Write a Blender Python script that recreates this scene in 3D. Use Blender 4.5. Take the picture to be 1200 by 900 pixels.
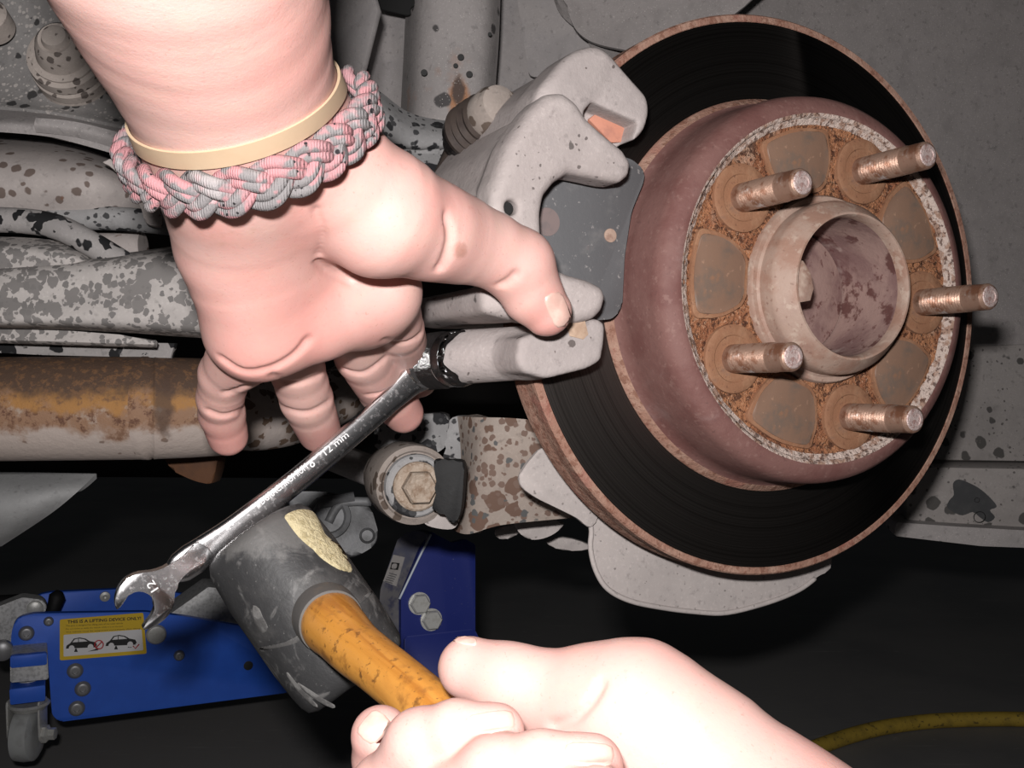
import bpy, bmesh, math, random
import numpy as np
from mathutils import Matrix, Vector, noise as mnoise
for _o in list(bpy.data.objects): bpy.data.objects.remove(_o)
SC = bpy.context.scene; COL = SC.collection
random.seed(7); RNG = np.random.default_rng(7)

# ---------------------------------------------------------------- camera, world, light, exposure
F = 1250.0                      # focal length in pixels of the 1200 x 900 frame
CAM_H, PITCH = 0.50, math.radians(3)
cd = bpy.data.cameras.new('camera'); cam = bpy.data.objects.new('camera', cd); COL.objects.link(cam)
cd.sensor_width = 36; cd.lens = 36*F/1200; cd.clip_start = .01
cam.location = (0, 0, CAM_H); cam.rotation_euler = (math.pi/2-PITCH, 0, 0)
SC.camera = cam
wd = bpy.data.worlds.new('world'); SC.world = wd; wd.use_nodes = True
wd.node_tree.nodes['Background'].inputs[0].default_value = (.9, .95, 1, 1)
wd.node_tree.nodes['Background'].inputs[1].default_value = .012
SC.view_settings.view_transform = 'Standard'; SC.view_settings.look = 'None'
SC.view_settings.gamma = 1; SC.view_settings.exposure = 0; SC.view_settings.use_curve_mapping = False
_r = np.array([1, 0, 0.]); _f = np.array([0, math.cos(PITCH), -math.sin(PITCH)]); _d = np.array([0, -math.sin(PITCH), -math.cos(PITCH)])
RM = np.array([_r, _d, _f])     # rows: right, down, forward; own working space is (right, down, forward) from the camera
def W(p): return np.asarray(p, float) @ RM + np.array([0, 0, CAM_H])
UP = RM @ np.array([0, 0, 1.0]) # world up in working space
ld = bpy.data.lights.new('camera_flash', 'AREA'); lo = bpy.data.objects.new('camera_flash', ld); COL.objects.link(lo)
ld.shape = 'RECTANGLE'; ld.size = .022; ld.size_y = .012; ld.energy = 3.9; ld.color = (1, .965, .95)
lo.location = Vector(W((-.015, -.040, -.01))); lo.rotation_euler = cam.rotation_euler

# ---------------------------------------------------------------- helpers
def P(px, py, Z): return np.array([(px-600)/F*Z, (py-450)/F*Z, Z])
def nrm(a): a = np.asarray(a, float); return a/np.linalg.norm(a)
def tag(o, label, cat, group=None, kind=None):
    if label: o['label'] = label
    if cat: o['category'] = cat
    if group: o['group'] = group
    if kind: o['kind'] = kind
    return o
def thing(name, label, cat, base, group=None):
    o = bpy.data.objects.new(name, None); COL.objects.link(o); o.empty_display_size = .02
    o.location = Vector(W(base)); return tag(o, label, cat, group)
def wloc(o):
    v = Vector((0, 0, 0))
    while o: v = v+o.location; o = o.parent
    return v
def mesh(name, V, Fc, mat, parent=None, smooth=True, midx=None, angle=None, label=None):
    Wv = W(np.asarray(V, float))
    base = np.array(wloc(parent)) if parent else Wv.mean(0)
    if parent is not None:      # every part keeps its origin at its own middle
        c = Wv.mean(0); off = c-base; Wv = Wv-c
    else: off = base; Wv = Wv-base
    me = bpy.data.meshes.new(name); me.from_pydata(Wv.tolist(), [], [list(map(int, f)) for f in Fc])
    mats = mat if isinstance(mat, (list, tuple)) else [mat]
    for m in mats: me.materials.append(m)
    if midx is not None: me.polygons.foreach_set('material_index', np.asarray(midx, dtype=np.int32))
    bm = bmesh.new(); bm.from_mesh(me); bmesh.ops.recalc_face_normals(bm, faces=bm.faces); bm.to_mesh(me); bm.free()
    if smooth:
        me.polygons.foreach_set('use_smooth', np.ones(len(me.polygons), bool))
        if angle: me.set_sharp_from_angle(angle=math.radians(angle))
    me.update()
    o = bpy.data.objects.new(name, me); COL.objects.link(o); o.location = Vector(off)
    if parent: o.parent = parent
    if label: o['label'] = label
    return o
class Plane:
    """a real plane in the scene: e3 faces out, proj() meets it with the sight line of a pixel"""
    def __init__(s, o, e3, up=None):
        s.o = np.asarray(o, float); s.e3 = nrm(e3); up = np.array([0, -1, 0.]) if up is None else np.asarray(up, float)
        s.e1 = nrm(np.cross(up, s.e3)); 
        if s.e1[0] < 0: s.e1 = -s.e1
        s.e2 = np.cross(s.e3, s.e1); 
        if s.e2 @ up < 0: s.e2 = -s.e2
    def proj(s, px, py, off=0):
        D = np.array([(px-600)/F, (py-450)/F, 1]); O = s.o+s.e3*off
        return D*((O @ s.e3)/(D @ s.e3))
    def pts(s, L, off=0): return np.array([s.proj(x, y, off) for x, y in L])
    def uv(s, px, py, off=0):
        q = s.proj(px, py, off)-s.o; return np.array([q @ s.e1, q @ s.e2])
    def at(s, u, v, a=0): return s.o+s.e1*u+s.e2*v+s.e3*a
def rnd(L, r, n=5):
    """round the corners of a polygon (r a number or one per corner)"""
    L = [np.array(p, float) for p in L]; out = []
    for i, p in enumerate(L):
        a, b = L[i-1], L[(i+1) % len(L)]; rr = r[i] if isinstance(r, (list, tuple)) else r
        la, lb = np.linalg.norm(a-p), np.linalg.norm(b-p); k = min(rr, la*.45, lb*.45)
        if k < 1e-9: out.append(p); continue
        q0, q1 = p+(a-p)/la*k, p+(b-p)/lb*k
        for t in np.linspace(0, 1, n): out.append((1-t)**2*q0+2*t*(1-t)*p+t*t*q1)
    return [tuple(p) for p in out]
def spl(L, n=6, closed=True):
    L = np.array(L, float); N = len(L); out = []
    for i in range(N if closed else N-1):
        g = lambda j: L[j % N] if closed else L[min(max(j, 0), N-1)]
        p0, p1, p2, p3 = g(i-1), g(i), g(i+1), g(i+2)
        for t in np.linspace(0, 1, n, endpoint=False):
            out.append(.5*((2*p1)+(p2-p0)*t+(2*p0-5*p1+4*p2-p3)*t*t+(3*p1-p0-3*p2+p3)*t**3))
    if not closed: out.append(L[-1])
    return np.array(out)
def prism(front, back, bevel=0, seg=2):
    """solid between a front outline and a back outline (or an offset vector), edges beveled; returns V, F"""
    front = np.asarray(front, float); back = np.asarray(back, float)
    if back.ndim == 1: back = front+back
    bm = bmesh.new(); N = len(front)
    a = [bm.verts.new(p) for p in front]; b = [bm.verts.new(p) for p in back]
    f1 = bm.faces.new(a); f2 = bm.faces.new(b[::-1])
    for i in range(N): bm.faces.new((a[i], b[i], b[(i+1) % N], a[(i+1) % N]))
    if bevel:
        es = list(f1.edges)+list(f2.edges)
        bmesh.ops.bevel(bm, geom=es, offset=bevel, segments=seg, affect='EDGES', profile=.6, clamp_overlap=True)
    bmesh.ops.recalc_face_normals(bm, faces=bm.faces)
    bm.verts.index_update()
    V = np.array([v.co[:] for v in bm.verts]); Fc = [[v.index for v in f.verts] for f in bm.faces]; bm.free()
    return V, Fc
def slab(name, pl, L, th, mat, parent=None, off=0, bevel=.0015, label=None, seg=2):
    V, Fc = prism(pl.pts(L, off), -pl.e3*th, bevel, seg); return mesh(name, V, Fc, mat, parent, True, angle=40, label=label)
def lathe(o, ax, prof, n=48, up=None, closed=False, phase=0):
    """prof [(a, r)]; returns V, F, segment index per face"""
    ax = nrm(ax); h = np.array([0, -1, 0.]) if abs(ax[1]) < .9 else np.array([1, 0, 0.])
    e1 = nrm(np.cross(h, ax)); e2 = np.cross(ax, e1); V = []; Fc = []; S = []
    ring = []
    for a, r in prof:
        if r < 1e-7: ring.append([len(V)]); V.append(o+ax*a); continue
        ring.append(list(range(len(V), len(V)+n)))
        for k in range(n):
            t = 2*math.pi*k/n+phase; V.append(o+ax*a+(e1*math.cos(t)+e2*math.sin(t))*r)
    M = len(prof)
    for i in range(M if closed else M-1):
        A, B = ring[i], ring[(i+1) % M]
        for k in range(n):
            k2 = (k+1) % n
            if len(A) == 1 and len(B) == 1: continue
            if len(A) == 1: Fc.append((A[0], B[k], B[k2]))
            elif len(B) == 1: Fc.append((A[k], B[0], A[k2]))
            else: Fc.append((A[k], B[k], B[k2], A[k2]))
            S.append(i)
    return np.array(V), Fc, S
def turn(name, o, ax, prof, mat, parent=None, n=40, angle=35, label=None, phase=0, closed=False):
    V, Fc, S = lathe(np.asarray(o), ax, prof, n, phase=phase, closed=closed); return mesh(name, V, Fc, mat, parent, True, angle=angle, label=label)
def tube(path, rad, n=16, cap=True, closed=False, flat=None):
    path = np.asarray(path, float); N = len(path); rad = np.broadcast_to(np.asarray(rad, float), (N,))
    T = np.gradient(path, axis=0)
    if closed: T = np.roll(path, -1, 0)-np.roll(path, 1, 0)
    T = T/np.linalg.norm(T, axis=1)[:, None]
    nv = nrm(np.cross(T[0], [.31, .77, .55])); V = []; Fc = []
    for i in range(N):
        nv = nrm(nv-T[i]*(nv @ T[i])); bv = np.cross(T[i], nv)
        for k in range(n):
            t = 2*math.pi*k/n; q = (nv*math.cos(t)+bv*math.sin(t))*rad[i]
            if flat is not None: q = q-flat[0]*(q @ flat[0])*(1-flat[1])
            V.append(path[i]+q)
    for i in range(N if closed else N-1):
        j = (i+1) % N
        for k in range(n): Fc.append((i*n+k, i*n+(k+1) % n, j*n+(k+1) % n, j*n+k))
    if cap and not closed: Fc.append(list(range(n))[::-1]); Fc.append(list(range((N-1)*n, N*n)))
    return np.array(V), Fc
def sheet(rows, th, nu=8, nv=8):
    """curved sheet metal through rows of (px, py, Z), th thick away from the camera"""
    G = np.array([[P(*c) for c in r] for r in rows])
    G = np.array([spl(r, nu, False) for r in G]); G = np.array([spl(G[:, j], nv, False) for j in range(G.shape[1])]).transpose(1, 0, 2)
    a, b = G.shape[:2]; V0 = G.reshape(-1, 3)
    nn = np.cross(np.gradient(G, axis=1), np.gradient(G, axis=0)); nn /= np.linalg.norm(nn, axis=2)[..., None]+1e-12
    nn = nn.reshape(-1, 3); nn[nn[:, 2] < 0] *= -1
    V = np.vstack([V0, V0+nn*th]); M = a*b; Fc = []
    for i in range(a-1):
        for j in range(b-1):
            q = (i*b+j, i*b+j+1, (i+1)*b+j+1, (i+1)*b+j); Fc.append(q); Fc.append(tuple(x+M for x in q[::-1]))
    bd = [j for j in range(b)]+[i*b+b-1 for i in range(1, a)]+[(a-1)*b+j for j in range(b-2, -1, -1)]+[i*b for i in range(a-2, 0, -1)]
    for k in range(len(bd)): p, q = bd[k], bd[(k+1) % len(bd)]; Fc.append((p, p+M, q+M, q))
    return V, Fc

# ---------------------------------------------------------------- signed distance modelling (numpy) and surface nets
class Field:
    def __init__(s, bmin, bmax, h):
        s.o = np.asarray(bmin, float); s.h = h; s.n = np.ceil((np.asarray(bmax)-s.o)/h).astype(int)+1
        s.D = np.full(s.n, .03, np.float32)
    def blk(s, lo, hi):
        i0 = np.clip(np.floor((lo-s.o)/s.h).astype(int), 0, s.n-1); i1 = np.clip(np.ceil((hi-s.o)/s.h).astype(int)+1, 1, s.n)
        sl = tuple(slice(a, b) for a, b in zip(i0, i1))
        if any(b <= a for a, b in zip(i0, i1)): return None, None
        ax = [(s.o[k]+s.h*np.arange(i0[k], i1[k])).astype(np.float32) for k in range(3)]
        return sl, (ax[0][:, None, None], ax[1][None, :, None], ax[2][None, None, :])
    def put(s, lo, hi, fn, k=.004, sub=False, m=.016):
        m = max(m, k*1.25); sl, X = s.blk(np.asarray(lo)-m, np.asarray(hi)+m)
        if sl is None: return
        d = fn(*X); D = s.D[sl]
        if sub:
            d = -d; h = np.clip(.5-.5*(D-d)/k, 0, 1); s.D[sl] = D*(1-h)+d*h+k*h*(1-h)
        else:
            h = np.clip(.5+.5*(D-d)/k, 0, 1); s.D[sl] = D*(1-h)+d*h-k*h*(1-h)
    def cone(s, a, ra, b, rb, k=.004, sub=False, flat=None):
        a = np.asarray(a, float); b = np.asarray(b, float); ba = b-a; L2 = max(ba @ ba, 1e-12); r = max(ra, rb)
        def fn(x, y, z):
            dx, dy, dz = x-a[0], y-a[1], z-a[2]
            t = np.clip((dx*ba[0]+dy*ba[1]+dz*ba[2])/L2, 0, 1)
            ex, ey, ez = dx-t*ba[0], dy-t*ba[1], dz-t*ba[2]
            d2 = ex*ex+ey*ey+ez*ez
            if flat is not None:
                w, sc = flat; q = ex*w[0]+ey*w[1]+ez*w[2]; d2 = d2+q*q*(sc*sc-1)
            return np.sqrt(d2)-(ra+(rb-ra)*t)
        s.put(np.minimum(a, b)-r, np.maximum(a, b)+r, fn, k, sub)
    def prism(s, fr, poly, a0, a1, rd=.002, k=.003, sub=False):
        """polygon in the (e1, e2) axes of a Plane fr, from a0 to a1 along e3; here the grid itself lives in those axes"""
        pg = np.asarray(poly, float); c, hh = (a0+a1)/2, (a1-a0)/2
        def fn(x, y, z):
            x2, y2 = np.broadcast_arrays(x[:, :, 0], y[:, :, 0]); d = np.full(x2.shape, 1e9); sg = np.ones(x2.shape); N = len(pg)
            for i in range(N):
                vi, vj = pg[i], pg[i-1]; e = vj-vi; wx, wy = x2-vi[0], y2-vi[1]
                t = np.clip((wx*e[0]+wy*e[1])/(e @ e+1e-18), 0, 1); d = np.minimum(d, (wx-e[0]*t)**2+(wy-e[1]*t)**2)
                c1 = y2 >= vi[1]; c2 = y2 < vj[1]; c3 = e[0]*wy > e[1]*wx
                fl = (c1 & c2 & c3) | (~c1 & ~c2 & ~c3); sg = np.where(fl, -sg, sg)
            d = (sg*np.sqrt(d))[:, :, None].astype(np.float32)+rd; q = np.abs(z-c)-hh+rd
            return np.minimum(np.maximum(d, q), 0)+np.sqrt(np.maximum(d, 0)**2+np.maximum(q, 0)**2)-rd
        s.put((pg[:, 0].min(), pg[:, 1].min(), a0), (pg[:, 0].max(), pg[:, 1].max(), a1), fn, k, sub)
    def cyl(s, cx, cy, r, a0, a1, rd=.001, k=.002, sub=False):
        c, hh = (a0+a1)/2, (a1-a0)/2
        def fn(x, y, z):
            d = np.sqrt((x-cx)**2+(y-cy)**2)-r+rd; q = np.abs(z-c)-hh+rd
            return np.minimum(np.maximum(d, q), 0)+np.sqrt(np.maximum(d, 0)**2+np.maximum(q, 0)**2)-rd
        s.put((cx-r, cy-r, a0), (cx+r, cy+r, a1), fn, k, sub)
    def sample(s, p):
        g = (np.asarray(p)-s.o)/s.h; i = np.floor(g).astype(int); i = np.clip(i, 0, s.n-2); f = np.clip(g-i, 0, 1)
        r = 0
        for dx in (0, 1):
            for dy in (0, 1):
                for dz in (0, 1):
                    w = (f[..., 0] if dx else 1-f[..., 0])*(f[..., 1] if dy else 1-f[..., 1])*(f[..., 2] if dz else 1-f[..., 2])
                    r = r+w*s.D[i[..., 0]+dx, i[..., 1]+dy, i[..., 2]+dz]
        return r
    def hit(s, px, py, z0=None, z1=None):
        """where the sight line of a pixel meets the skin"""
        Z = np.linspace(z0 or s.o[2], z1 or s.o[2]+s.h*(s.n[2]-1), 500); q = np.stack([(px-600)/F*Z, (py-450)/F*Z, Z], 1)
        inside = np.all((q > s.o) & (q < s.o+s.h*(s.n-1)), axis=1); d = np.where(inside, s.sample(q), .03)
        i = np.argmax(d < 0)
        if d[i] >= 0: return None
        if i == 0: return q[0]
        t = d[i-1]/(d[i-1]-d[i]); return q[i-1]+(q[i]-q[i-1])*t
    def grad(s, p):
        e = s.h*1.5; g = np.array([s.sample(p+np.eye(3)[k]*e)-s.sample(p-np.eye(3)[k]*e) for k in range(3)]); return nrm(g)
    def crease(s, L, r=.0012, depth=.0004, n=8, k=.002):
        pts = [s.hit(x, y) for x, y in spl(L, n, False)]; pts = [p for p in pts if p is not None]
        pts = [p+s.grad(p)*(r-depth-r*.35) for p in pts]
        for a, b in zip(pts[:-1], pts[1:]):
            if np.linalg.norm(a-b) < .02: s.cone(a, r, b, r, k, True)
    def surf(s, smooth=2):
        D = s.D; n = D.shape
        for k in range(3):
            for e in (0, -1):
                q = [slice(None)]*3; q[k] = e; D[tuple(q)] = np.maximum(D[tuple(q)], s.h*.3)
        I = D < 0
        c = np.zeros(tuple(x-1 for x in n), np.uint8)
        for dx in (0, 1):
            for dy in (0, 1):
                for dz in (0, 1): c += I[dx:n[0]-1+dx, dy:n[1]-1+dy, dz:n[2]-1+dz]
        A = np.argwhere((c > 0) & (c < 8)); idx = np.full(c.shape, -1, np.int32); idx[tuple(A.T)] = np.arange(len(A))
        co = np.array([(x, y, z) for x in (0, 1) for y in (0, 1) for z in (0, 1)])
        vals = np.stack([D[A[:, 0]+q[0], A[:, 1]+q[1], A[:, 2]+q[2]] for q in co], 1).astype(float)
        acc = np.zeros((len(A), 3)); cnt = np.zeros(len(A))
        for a in range(8):
            for b in range(a+1, 8):
                if np.abs(co[a]-co[b]).sum() != 1: continue
                va, vb = vals[:, a], vals[:, b]; m = (va < 0) != (vb < 0); t = np.where(m, va/(va-vb+1e-20), 0)
                acc += np.where(m[:, None], co[a]+(co[b]-co[a])*t[:, None], 0); cnt += m
        V = A+acc/cnt[:, None]; Q = []
        for ax in range(3):
            sl0 = [slice(None)]*3; sl1 = [slice(None)]*3; sl0[ax] = slice(0, -1); sl1[ax] = slice(1, None)
            E = np.argwhere(I[tuple(sl0)] != I[tuple(sl1)]); u, v = [k for k in range(3) if k != ax]
            E = E[(E[:, u] > 0) & (E[:, v] > 0) & (E[:, u] < n[u]-1) & (E[:, v] < n[v]-1)]
            du = np.zeros(3, int); du[u] = 1; dv = np.zeros(3, int); dv[v] = 1
            g = [idx[tuple(q.T)] for q in (E, E-du, E-du-dv, E-dv)]
            q = np.stack(g, 1); fl = I[tuple(E.T)]
            if ax == 1: fl = ~fl
            q[fl] = q[fl][:, ::-1]; Q.append(q)
        Q = np.vstack(Q); Q = Q[(Q >= 0).all(1)]
        for _ in range(smooth):
            S = np.zeros_like(V); N = np.zeros(len(V))
            for k in range(4):
                np.add.at(S, Q[:, k], V[Q[:, (k+1) % 4]]); np.add.at(N, Q[:, k], 1)
                np.add.at(S, Q[:, k], V[Q[:, (k-1) % 4]]); np.add.at(N, Q[:, k], 1)
            V = V*.5+.5*S/np.maximum(N, 1)[:, None]
        return s.o+V*s.h, Q

# ---------------------------------------------------------------- materials
def col(c): return (*c, 1) if len(c) == 3 else c
def S(r, g, b):                # sRGB 0-255 to linear
    f = lambda x: (x/255/12.92) if x/255 < .04045 else ((x/255+.055)/1.055)**2.4
    return (f(r), f(g), f(b))
class Mat:
    def __init__(s, name, base, rough=.6, metal=0, spec=.5, stretch=None):
        s.m = bpy.data.materials.new(name); s.m.use_nodes = True; s.t = s.m.node_tree; s.N = s.t.nodes; s.L = s.t.links
        s.b = s.N['Principled BSDF']; s.b.inputs['Roughness'].default_value = rough; s.b.inputs['Metallic'].default_value = metal
        s.b.inputs['Specular IOR Level'].default_value = spec
        c = s.N.new('ShaderNodeTexCoord'); s.co = c.outputs['Object']
        if stretch:
            mp = s.N.new('ShaderNodeMapping'); mp.inputs['Scale'].default_value = stretch; s.L.new(s.co, mp.inputs[0]); s.co = mp.outputs[0]
        s.b.inputs['Base Color'].default_value = col(base); s.c = None; s.base = base; s.h = None; s.rough0 = rough; s.r = None
    def math(s, op, a, b=None, clamp=False):
        n = s.N.new('ShaderNodeMath'); n.operation = op; n.use_clamp = clamp
        for i, x in enumerate((a, b)):
            if x is None: continue
            if isinstance(x, (int, float)): n.inputs[i].default_value = x
            else: s.L.new(x, n.inputs[i])
        return n.outputs[0]
    def rng(s, x, lo, hi, a=0, b=1):
        n = s.N.new('ShaderNodeMapRange'); n.interpolation_type = 'SMOOTHSTEP'
        for i, v in enumerate((lo, hi, a, b)): n.inputs[i+1].default_value = v
        s.L.new(x, n.inputs[0]); return n.outputs[0]
    def nz(s, scale, detail=4, rough=.6, dist=0, co=None):
        n = s.N.new('ShaderNodeTexNoise'); n.inputs['Scale'].default_value = scale; n.inputs['Detail'].default_value = detail
        n.inputs['Roughness'].default_value = rough; n.inputs['Distortion'].default_value = dist; s.L.new(co or s.co, n.inputs['Vector']); return n.outputs[0]
    def layer(s, mask, colour, rough=None):
        n = s.N.new('ShaderNodeMix'); n.data_type = 'RGBA'; s.L.new(mask, n.inputs[0])
        if s.c is None: n.inputs[6].default_value = col(s.base)
        else: s.L.new(s.c, n.inputs[6])
        n.inputs[7].default_value = col(colour); s.c = n.outputs[2]
        if rough is not None:
            q = s.N.new('ShaderNodeMix'); s.L.new(mask, q.inputs[0])
            if s.r is None: q.inputs[2].default_value = s.rough0
            else: s.L.new(s.r, q.inputs[2])
            q.inputs[3].default_value = rough; s.r = q.outputs[0]
        return s
    def noise(s, scale, lo, hi, colour, amt=1, detail=4, dist=0, rough=None, nr=.6):
        m = s.rng(s.nz(scale, detail, nr, dist), lo, hi, 0, amt); return s.layer(m, colour, rough)
    def spots(s, scale, size, colour, amt=1, wob=.5, rough=None, patch=None, edge=.06, pw=1.5):
        w = s.N.new('ShaderNodeVectorMath'); w.operation = 'SCALE'; nn = s.N.new('ShaderNodeTexNoise'); nn.inputs['Scale'].default_value = scale*1.7
        s.L.new(s.co, nn.inputs['Vector']); s.L.new(nn.outputs[1], w.inputs[0]); w.inputs['Scale'].default_value = wob/scale
        ad = s.N.new('ShaderNodeVectorMath'); s.L.new(s.co, ad.inputs[0]); s.L.new(w.outputs[0], ad.inputs[1])
        v = s.N.new('ShaderNodeTexVoronoi'); v.inputs['Scale'].default_value = scale; s.L.new(ad.outputs[0], v.inputs['Vector'])
        sp = s.N.new('ShaderNodeSeparateColor'); s.L.new(v.outputs['Color'], sp.inputs[0])
        th = s.math('MULTIPLY', s.math('POWER', sp.outputs[0], pw), size)
        if patch: th = s.math('MULTIPLY', th, s.rng(s.nz(patch[0], 2), patch[1], patch[2]))
        return s.layer(s.rng(s.math('SUBTRACT', th, v.outputs['Distance']), -edge*.3, edge, 0, amt), colour, rough)
    def blob(s, centre, radii, colour, amt=1, wob=.5, rough=None):
        """an irregular stain at a real place on the surface"""
        g = s.N.new('ShaderNodeNewGeometry'); a = s.N.new('ShaderNodeVectorMath'); a.operation = 'SUBTRACT'; s.L.new(g.outputs['Position'], a.inputs[0]); a.inputs[1].default_value = tuple(W(centre))
        b = s.N.new('ShaderNodeVectorMath'); b.operation = 'DIVIDE'; s.L.new(a.outputs[0], b.inputs[0]); b.inputs[1].default_value = radii
        c = s.N.new('ShaderNodeVectorMath'); c.operation = 'LENGTH'; s.L.new(b.outputs[0], c.inputs[0])
        x = s.math('ADD', c.outputs['Value'], s.math('MULTIPLY', s.math('SUBTRACT', s.nz(130, 5, .65), .5), wob*2.5))
        return s.layer(s.rng(x, 1.15, .6, 0, amt), colour, rough)
    def bump(s, scale, strength=.3, dist=.001, detail=5, nr=.65, src=None):
        x = src or s.nz(scale, detail, nr); n = s.N.new('ShaderNodeBump'); n.inputs['Strength'].default_value = strength; n.inputs['Distance'].default_value = dist
        s.L.new(x, n.inputs['Height'])
        if s.h is not None: s.L.new(s.h, n.inputs['Normal'])
        s.h = n.outputs[0]; return s
    def done(s):
        if s.c is not None: s.L.new(s.c, s.b.inputs['Base Color'])
        if s.r is not None: s.L.new(s.r, s.b.inputs['Roughness'])
        if s.h is not None: s.L.new(s.h, s.b.inputs['Normal'])
        return s.m
def flat(name, c, rough=.6, metal=0, spec=.5): return Mat(name, c, rough, metal, spec).done()
M = {}
# skin
k = Mat('skin', (.585, .365, .325), .5, spec=.35)
k.noise(28, .35, .75, (.60, .305, .27), .7, 3).noise(110, .45, .7, (.57, .385, .325), .4, 3).noise(420, .62, .75, (.50, .22, .19), .25, 2)
k.noise(16, .5, .72, (.60, .275, .24), .5, 4).noise(700, .66, .74, (.36, .17, .14), .35, 2)
for q_, r_ in (((265, 508, .447), .013), ((372, 500, .470), .013), ((470, 480, .498), .014), ((352, 350, .385), .016), ((642, 376, .402), .010)): k.blob(P(*q_), (r_, r_, r_*1.3), (.58, .25, .22), .5, .25)
k.blob(P(282, 268, .345), (.012, .02, .007), (.44, .245, .19), .5, .7); k.blob(P(538, 292, .372), (.0035, .012, .004), (.34, .17, .13), .7, .7)
k.bump(900, .14, .0006, 3).bump(160, .09, .001, 3)
k.b.inputs['Subsurface Weight'].default_value = .12; k.b.inputs['Subsurface Radius'].default_value = (1, .35, .2); k.b.inputs['Subsurface Scale'].default_value = .004
M['skin'] = k.done()
M['nail'] = Mat('nail', (.58, .37, .315), .33).noise(200, .4, .7, (.70, .50, .43), .6).done()
# dusty metals
def dusty(name, base, dark, spots=(), bumpy=.25, rough=.8, extra=None):
    if not name.startswith(('dusty_', 'dust_')): base = tuple(x*1.22 for x in base); dark = tuple(x*1.22 for x in dark)
    k = Mat(name, base, rough, spec=.25); k.noise(30, .35, .7, dark, .55, 5).noise(600, .5, .75, tuple(x*1.35 for x in base), .35, 2).noise(240, .57, .70, tuple(x*.5 for x in base), .5, 4).noise(75, .52, .72, tuple(x*.72 for x in base), .5, 6).noise(14, .5, .7, tuple(x*.8 for x in base), .5, 3)
    if extra: extra(k)
    for sp in spots: k.spots(*sp[:3], **(sp[3] if len(sp) > 3 else {}))
    return k.bump(500, bumpy, .0006).bump(60, bumpy*.6, .001).done()
M['cast'] = dusty('dusty_cast_iron', (.375, .33, .318), (.29, .25, .24), [(160, .34, (.12, .105, .10), dict(patch=(40, .52, .62))), (330, .3, (.13, .11, .105), dict(patch=(25, .5, .6), pw=1))], .5)
M['cast2'] = dusty('dusty_bracket_iron', (.36, .318, .308), (.29, .255, .245), [(190, .34, (.12, .10, .095), dict(patch=(30, .52, .62)))], .5)
M['liner'] = dusty('grey_liner', (.235, .215, .21), (.195, .18, .175), [(900, .25, (.5, .46, .44))], .3, .85)
M['liner2'] = dusty('spotted_liner', (.235, .215, .205), (.20, .185, .178), [(75, .42, (.075, .07, .066), dict(wob=.35, edge=.04)), (260, .3, (.11, .10, .095))], .2)
M['rail'] = dusty('frame_rail_grey', (.27, .25, .245), (.22, .205, .20), [(60, .33, (.075, .07, .07), dict(wob=.3)), (900, .28, (.5, .46, .44))], .3)
M['railrust'] = dusty('frame_rail_rusty', (.26, .24, .235), (.22, .205, .20), [(60, .33, (.075, .07, .07), dict(wob=.3)), (900, .28, (.48, .44, .42))], .3, extra=lambda k: k.noise(22, .60, .70, (.33, .20, .15), .55, 4).blob(P(538, 117, .652), (.0075, .03, .0155), (.36, .175, .09), .95, .35).blob(P(537, 105, .652), (.0045, .03, .0095), (.06, .05, .048), .9, .5))
M['panel'] = dusty('inner_panel_grey', (.27, .25, .245), (.215, .205, .21), [(800, .2, (.42, .39, .37))], .2)
M['tank'] = dusty('beige_grey_paint', (.345, .31, .295), (.29, .26, .25), [(120, .40, (.15, .115, .10), dict(wob=.4, pw=1.2)), (70, .25, (.17, .10, .075), dict(wob=.8))], .15)
M['link'] = dusty('water_marked_link', (.36, .335, .32), (.31, .285, .275), [(140, .80, (.19, .178, .172), dict(wob=1.1, edge=.05, pw=.75)), (240, .62, (.17, .16, .155), dict(wob=.6, edge=.05, pw=1))], .12)
M['chip'] = dusty('chipped_black_arm', (.25, .235, .23), (.19, .18, .175), [(75, .85, (.012, .012, .013), dict(wob=.9, edge=.03, pw=.6)), (150, .5, (.03, .03, .032), dict(wob=.6))], .2)
M['spotarm'] = dusty('spotted_arm', (.24, .235, .235), (.17, .168, .17), [(90, .68, (.022, .022, .024), dict(wob=.7, edge=.05, pw=1)), (230, .5, (.05, .05, .052), dict(pw=1))], .2)
M['knuckle'] = dusty('dusty_stained_knuckle', (.31, .262, .23), (.26, .20, .165), [(100, .6, (.13, .08, .06), dict(wob=.6, edge=.05, pw=1.3)), (240, .55, (.15, .10, .08), dict(wob=.4, pw=1)), (150, .4, (.09, .09, .09))], .2)
M['shield'] = dusty('dust_shield_grey', (.40, .36, .345), (.33, .30, .29), [(300, .22, (.2, .18, .17))], .12)
M['boss'] = dusty('tan_dust_boss', (.36, .315, .285), (.27, .235, .215), [(200, .45, (.12, .10, .09))], .3)
M['bushing'] = dusty('dusty_bushing_sleeve', (.29, .25, .225), (.22, .18, .155), [(150, .62, (.10, .075, .06), dict(wob=.6))], .3)
M['boltrust'] = Mat('rusty_bolt', (.36, .29, .23), .75, spec=.3).noise(160, .4, .65, (.20, .13, .085), .9).noise(500, .5, .7, (.48, .40, .33), .6).bump(500, .7, .0008).done()
M['blackbracket'] = Mat('black_bracket', (.008, .008, .0085), .65, spec=.3).noise(90, .62, .8, (.05, .05, .053), .7).bump(200, .3, .0008).done()
M['black'] = flat('black_hole', (.006, .006, .006), .9)
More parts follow.
